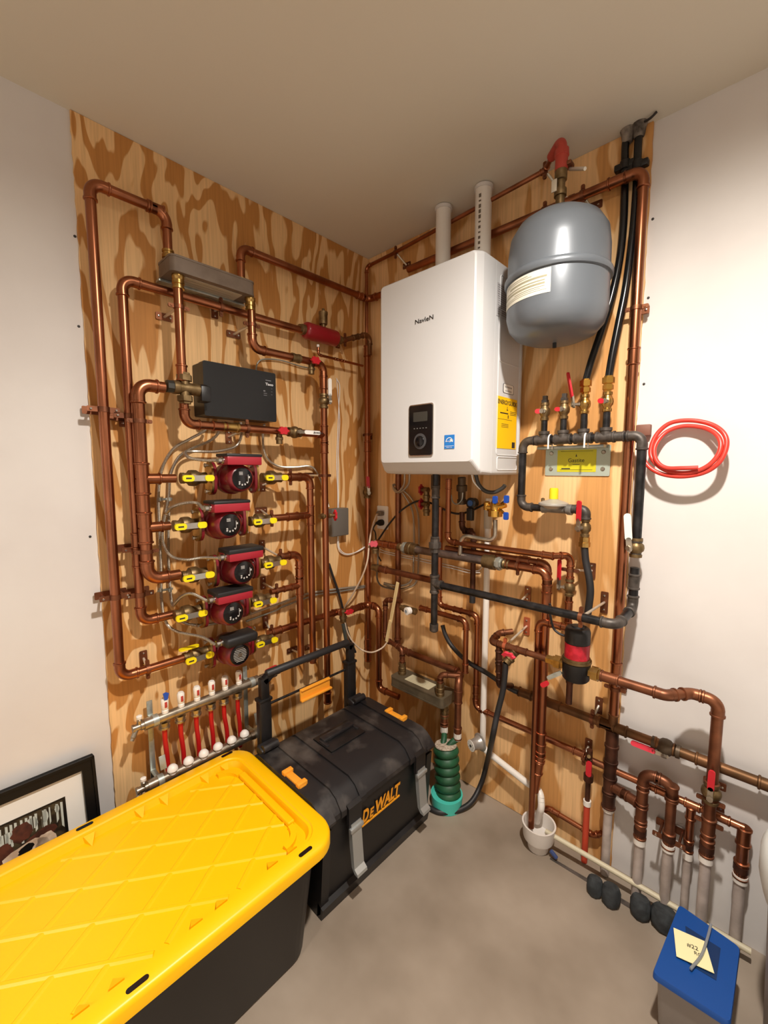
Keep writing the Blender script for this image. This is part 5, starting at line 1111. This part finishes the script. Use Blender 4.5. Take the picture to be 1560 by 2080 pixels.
run('BL', 'thin copper pipe low on the plywood from the drain area to the right', 'R d.03 1098,1648 1113,1641 1206,1697 1222,1692', .009, copper, coup=[(1, .12), (1, .9)], snap=False)
# drain
dr = thing('floor_drain_funnel', 'white plastic drain funnel standing on the floor against the plywood', 'drain', F(1090, 1730, 0)); dc = F(1088, 1728, 0)+V((.0, .02, 0))
MB().lathe(dc, Z_, [(.001, .036), (.04, .040), (.042, .053), (.05, .055), (.085, .058), (.10, .060), (.10, .054), (.05, .046), (.045, .035), (.045, .001)], 36).build('funnel', mat('drain_white', '#d9d2cb', .4), dr)
MB().box(dc+V((.062, -.01, .02)), (.03, .012, .012), .003, rot=Matrix.Rotation(radians(35), 3, 'Y')).build('blue_tab', mat('tab_blue', '#3a4a78', .5), dr)
# beige tube along the wall base, slab sleeves
pa, pb = V((R(1108, 1690, .10).x, -.10, .075)), V((1.60, -.065, .045))
cable('long beige plastic pipe lying along the foot of the right wall', '', .0085, mat('beige_tube', '#c9bfa4', .5), 'beige_pipe', 'pipe', pts=[pa, pa.lerp(pb, .33), pa.lerp(pb, .66), pb], k=4)
fm_ = mat('dark_foam', '#26292b', .8, 0, '#3a3e41', 40, bump=.5)
for k, (x, y, rx_, h_) in enumerate(((1205, 1822, .025, .055), (1238, 1843, .028, .06), (1298, 1868, .029, .06), (1346, 1892, .036, .06))):
    p = F(x, y, 0); b = MB(); b.lathe(p+V((0, .01, 0)), V((-.05, .25, 1)), [(.001, rx_*.75), (h_*.25, rx_), (h_*.7, rx_*1.02), (h_*.95, rx_*.8), (h_, rx_*.4)], 9)
    tag(b.build('foam_sleeve', fm_, None, True), ['leftmost dark foam plug at the foot of the wall', 'second dark foam plug at the foot of the wall, touching the leftmost', 'third dark foam plug at the foot of the wall, standing alone', 'rightmost dark foam plug, next to the blue-lidded container'][k], 'foam plug')
# tubes in the corner, rule, outlet, cables
op = thing('power_outlet', 'white wall outlet on the right plywood near the corner', 'outlet', R(781, 1050, .01)); c_ = V(((.07+.146)/2, -.010, 1.163))
MB().prism(rrect(.074, .118, .006, 4), c_, XR, Z_, OR*.005).build('cover_plate', white, op)
for s in (-1, 1): MB().prism(rrect(.034, .028, .008, 4), c_+Z_*s*.025+OR*.005, XR, Z_, OR*.002).build('receptacle', mat('socket_white', '#d8d2c8', .4), op)
pg = thing('power_plug', 'black round plug in the outlet', 'plug', c_+OR*.008-Z_*.025); MB().lathe(c_+OR*.007-Z_*.025, OR, [(0, .016), (.018, .016), (.03, .010), (.045, .006)], 18).build('plug_body', black, pg)
pc_ = [c_+OR*.05-Z_*.025, c_+OR*.07-Z_*.05, R(763, 1085, .07), R(765, 1120, .06), R(774, 1140, .06)]
MB().tube(catmull(pc_, 6), .0035, 8).build('power_cord', black, pg)
pg = thing('grey_plug', 'grey adapter plug with a beige cord in the upper socket', 'plug', c_+OR*.008+Z_*.025); MB().box(c_+OR*.022+Z_*.022, (.034, .028, .024), .006).build('plug_body', mat('adapter_grey', '#77695c', .5), pg)
MB().tube(catmull([c_+OR*.036+Z_*.02, R(764, 1048, .08), R(755, 1075, .10), R(750, 1105, .14), R(746, 1140, .17), R(735, 1172, .18), R(716, 1208, .19), R(701, 1232, .19), R(697, 1248, .16)], 8), .0042, 10).build('power_cord', mat('beige_cord', '#cdb7a0', .5), pg)
cable('beige cord hanging in a loop below the foot of the folding rule', '', .0038, mat('beige_cord', '#cdb7a0'), 'cord', 'cord', pts=[L(700, 1262, .10), L(706, 1285, .10), L(718, 1305, .11), L(735, 1320, .12), R(755, 1325, .16), R(775, 1317, .12), R(785, 1306, .10), R(787, 1300, .10)])
ruP = [R(802, 1183, .10), R(813, 1183, .10), R(791.5, 1304, .10), R(780, 1302, .10)]
rt_ = thing('folding_rule', 'pale wooden folding rule hanging in front of the pipes near the corner', 'ruler', (ruP[2]+ruP[3])/2)
a, d_ = (ruP[0]+ruP[1])/2, (ruP[2]+ruP[3])/2; up_ = (a-d_).normalized(); sd = OR.cross(up_).normalized()*-1; ln = (a-d_).length; wd = .0165
for k, (t0_, t1_, off) in enumerate(((0, .36, 0), (.33, 1.0, .004))): MB().prism([(-wd/2, ln*t0_), (wd/2, ln*t0_), (wd/2, ln*t1_), (-wd/2, ln*t1_)], d_+OR*off*-1, sd, up_, OR*.004).build('rule_section', wood, rt_)
MB().prism([(-.001, ln*.38), (.001, ln*.38), (.001, ln*.97), (-.001, ln*.97)], d_+OR*.0003, sd, up_, OR*.0003).build('groove', mat('rule_line', '#b79c5e', .5), rt_)
handknob('red-handled drain valve in the corner above the tool box handle', V((.09, L(697, 1246, .09).y, RUNS['p5out'][-1].z)), YL, V((.8, .5, 0)).normalized(), red, r=.016)
cable('grey hose hanging from the red-handled corner drain valve down behind the pull handle', '', .0085, mat('grey_green_hose', '#3f4440', .5), 'hose', 'hose', pts=[L(697, 1268, .10), L(703, 1300, .10), L(710, 1330, .10), L(716, 1360, .10), L(720, 1400, .09)])
cable('black cord crossing down the left plywood towards the corner drain valve', 'L d.03 668,1145 676,1170 688,1205 697,1240 700,1262 712,1300 722,1325', .006, blackr, 'cord', 'cord')
# corner cables under boiler
for k, (dx, lab) in enumerate(((0, 'left'), (10, 'right'))):
    cable(f'{lab} armoured cable looping down from the left bottom of the boiler', '', .0048, armor, 'armoured_cable', 'cable', True, pts=[R(822+dx, 960, .12), R(820+dx*.9, 985, .10), R(808+dx*.3, 1000, .08), R(799, 992-dx*.3, .06), R(803, 985, .045), R(822+dx, 1008, .04), R(838+dx, 1040, .035), R(841+dx, 1090, .03), R(840+dx, 1140, .03), R(838+dx, 1172, .03), R(828+dx, 1186+dx*.4, .03), R(806, 1190+dx*.6, .03), R(780, 1184+dx*.3, .03)])
cable('black cord sagging from the outlet area up to the boiler underside', '', .0045, blackr, 'cord', 'cord', pts=[R(765, 1102, .05), R(790, 1065, .05), R(815, 1037, .05), R(845, 1019, .05), R(870, 1020, .05), R(920, 1042, .04), R(950, 1040, .04), R(985, 1024, .05)])
cable('grey hose curving below the right side of the boiler', '', .0075, mat('dark_hose', '#34322f', .4), 'hose', 'hose', pts=[R(966, 962, .15), R(972, 983, .14), R(985, 997, .13), R(1003, 1000, .12), R(1020, 992, .11), R(1026, 985, .11)])
cable('thin white cable curving beside the hose below the boiler', '', .003, white, 'cable', 'cable', pts=[R(958, 962, .16), R(962, 978, .15), R(974, 992, .14), R(985, 998, .13)])
cable('grey cable looping round the dark valve below the boiler', '', .003, galv, 'cable', 'cable', pts=[R(916, 1005, .10), R(920, 1020, .10), R(929, 1024, .10), R(938, 1015, .10), R(940, 1000, .10)])
cable('white wires running low along the right plywood from the corner behind the pipes', '', .0022, white, 'wire', 'wire', pts=[V((.02, -.02, 1.03)), R(775, 1117, .015), R(800, 1124, .015), R(860, 1136, .015), R(920, 1150, .015), R(965, 1160, .015), R(982, 1150, .015)])
cable('second white wire low along the right plywood, just below the first', '', .0022, white, 'wire', 'wire', pts=[R(772, 1121, .015), R(800, 1128, .015), R(860, 1141, .015), R(920, 1155, .015), R(950, 1163, .015), R(975, 1163, .015)])
cable('thin grey tube from the left armoured pair behind the corner valve', '', .0045, mat('grey_tube', '#6b6258', .5), 'tube', 'tube', pts=[R(768, 1112, .10), R(767, 1150, .08), R(766, 1175, .06), R(775, 1190, .04), R(800, 1197, .04)])
p = V((.04, -.052, L(745, 1000, .04).z)); ball_valve('brass valve with a red taped lever on the corner pipe', p, Z_, V((.7, -.5, 0)).normalized(), r1, Z_*.99+YL*-.1, red, .06, brassd, outlen=.035, face=(.6, -.9, 0))
cable('black insulated hose sloping down from below the drip leg to the dark horizontal pipe', '', .0095, blackr, 'hose', 'hose', pts=[R(899, 1270, .05), R(905, 1290, .05), R(920, 1315, .05), R(950, 1344, .06), R(990, 1368, .07), R(1030, 1395, .07), R(1052, 1406, .07)])
# hangers on the right wall
hanger('copper hanger with a rod on the thin top pipe next to the corner', 'R', V((.225, -.051, 2.385)), XR, r12, 'h', base=R(830, 541, 0), pl=.045)
hanger('copper hanger on the thin top pipe beside the red elbow near the tank', 'R', V((.935, -.105, 2.385)), XR, r12, 'v', base=V((.99, 0, 2.30)))
hanger('copper ring on the tall right pipe at the height of the tank bottom', 'R', V((1.214, -.05, R(1296, 625, .05).z)), Z_, r1)
hanger('copper plate behind the tall right pipe near the dark horizontal pipe', 'R', V((1.214, -.05, R(1254, 1400, .05).z)), Z_, r1)
hanger('copper plate hanger on the pipe behind the tank top', 'R', V((1.04, -.05, 2.288)), XR, r1, 'h', base=V((1.055, 0, 2.262)), pl=.07)
hanger('copper hanger left of the tank on the pipe behind it', 'R', V((.915, -.05, 2.288)), XR, r1, 'v')
hanger('small copper hanger high on the corner pipe', 'R', V((.04, -.052, L(735, 882, .04).z)), Z_, r1, 'h', base=V((.005, 0, 1.57)))
q = R(1072, 1207, .07); hanger('copper hanger with a short white rod above the long black pipe', 'R', V((R(1056, 1212, .12).x, -.12, R(1072, 1207, 0).z)), Z_, r34, 'v', base=R(1075, 1205, 0), pl=.06)
# red elbow above tank
re_ = thing('tank_valve', 'red elbow and steel-handled valve linking the thin top pipe to the tank', 'valve', (tx, ty, 2.2)); ec = V((.975, -.15, 2.385)); ev = V((tx, ty, 2.385))
hd_ = (ev-ec).normalized(); rr_ = .026; b = MB().tube([ec]+[ev-hd_*rr_*(1-sin(t*pi/16))-Z_*rr_*(1-cos(t*pi/16)) for t in range(9)]+[ev-Z_*.04], .0145, 16); b.lathe(ev-Z_*.03, -Z_, [(0, .0135), (0, .020), (.018, .021), (.02, .018), (.058, .0185), (.06, .014)], 20); b.build('elbow', mat('red_primer', '#b34236', .5, .2), re_)
MB().lathe((tx, ty, 2.30), -Z_, [(0, .012), (0, .018), (.03, .018), (.032, .013), (.055, .013), (.056, .018), (.075, .018), (.075, .013), (.10, .013)], 14).build('body', brassd, re_)
MB().box((tx-.012, ty-.018, 2.252), (.016, .004, .035), .001).build('brass_tag', mat('pale_tag', '#cfc6b4', .4, .4), re_)
MB().tube([V((tx+.02, -.185, 2.300)), V((tx+.075, -.215, 2.262))], .005, 10).build('steel_lever', zinc, re_)
b = MB(); b.box((tx+.015, -.19, 2.31), (.03, .03, .012), .003); b.build('lever_hub', copperd, re_)
# red PEX coil
def cp_(l, close=False): return [R(x, y, d) for x, y, d in l]
coil = [(1300, 893, .035), (1305, 925, .05), (1318, 948, .06), (1345, 963, .065), (1385, 968, .07), (1430, 960, .07), (1462, 938, .07), (1476, 905, .06), (1470, 880, .05), (1445, 862, .035), (1405, 854, .03), (1365, 858, .03), (1340, 875, .035), (1325, 900, .045), (1322, 925, .055), (1335, 944, .065), (1360, 958, .07), (1400, 960, .075), (1435, 948, .075), (1458, 925, .07), (1464, 900, .06), (1452, 880, .045), (1425, 868, .03), (1385, 866, .025), (1350, 880, .03), (1330, 908, .05), (1333, 935, .07), (1352, 950, .08), (1385, 951, .085), (1418, 950, .085)]
cable('loose coil of red plastic tube hanging on the white wall beside the plywood', '', .0062, mat('coil_red', '#cf3a2e', .35), 'tube_coil', 'tube', pts=cp_(coil), k=6)
tag(MB().box((1.245, -.012, R(1302, 875, 0).z), (.04, .022, .035), .003).build('wood_block', mat('dark_wood_block', '#7c5242', .6)), 'small dark wooden block behind the iron elbow at the plywood edge', 'block')
for o in bpy.data.objects:
    if '_o' in o: del o['_o']

ja, jb = F(1118, 1743), F(1420, 1925)
jd = (jb-ja).normalized(); jn = V((-jd.y, jd.x, 0))
jo = MB().add([ja-jn*.006, jb-jn*.012, jb+jn*.012, ja+jn*.004, ja-jn*.006+Z_*.0015, jb-jn*.012+Z_*.0015, jb+jn*.012+Z_*.0015, ja+jn*.004+Z_*.0015], [(3, 2, 1, 0), (4, 5, 6, 7), (0, 1, 5, 4), (1, 2, 6, 5), (2, 3, 7, 6), (3, 0, 4, 7)]).build('trim_3', mat('slab_joint', '#3f3833', .9, 0, '#5b5049', 30), smooth=False, kind='structure')
GR = {'circulator_pump': 'red pumps stacked on the left plywood', 'ball_valve': 'ball valves on the pipes', 'drain_valve': 'small wheel-handled drain valves', 'pipe_hanger': 'copper pipe hangers', 'pipe_strap': 'copper straps on the left pipes', 'copper_pipe': 'copper pipe runs', 'armoured_cable': 'armoured electrical cables', 'pex_tube': 'white tubes going into the floor', 'foam_sleeve': 'dark foam plugs at the foot of the wall', 'gas_riser': 'short risers on the gas header', 'gas_pipe': 'black iron gas pipes', 'flue_pipe': 'white flue pipes above the boiler', 'flexible_gas_tube': 'black flexible gas tubes', 'wire': 'thin wires on the plywood', 'plate_heat_exchanger': 'plate heat exchangers'}
for o in bpy.data.objects:
    k = o.name.split('.')[0]
    if o.parent is None and k in GR and 'label' in o: o['group'] = GR[k]
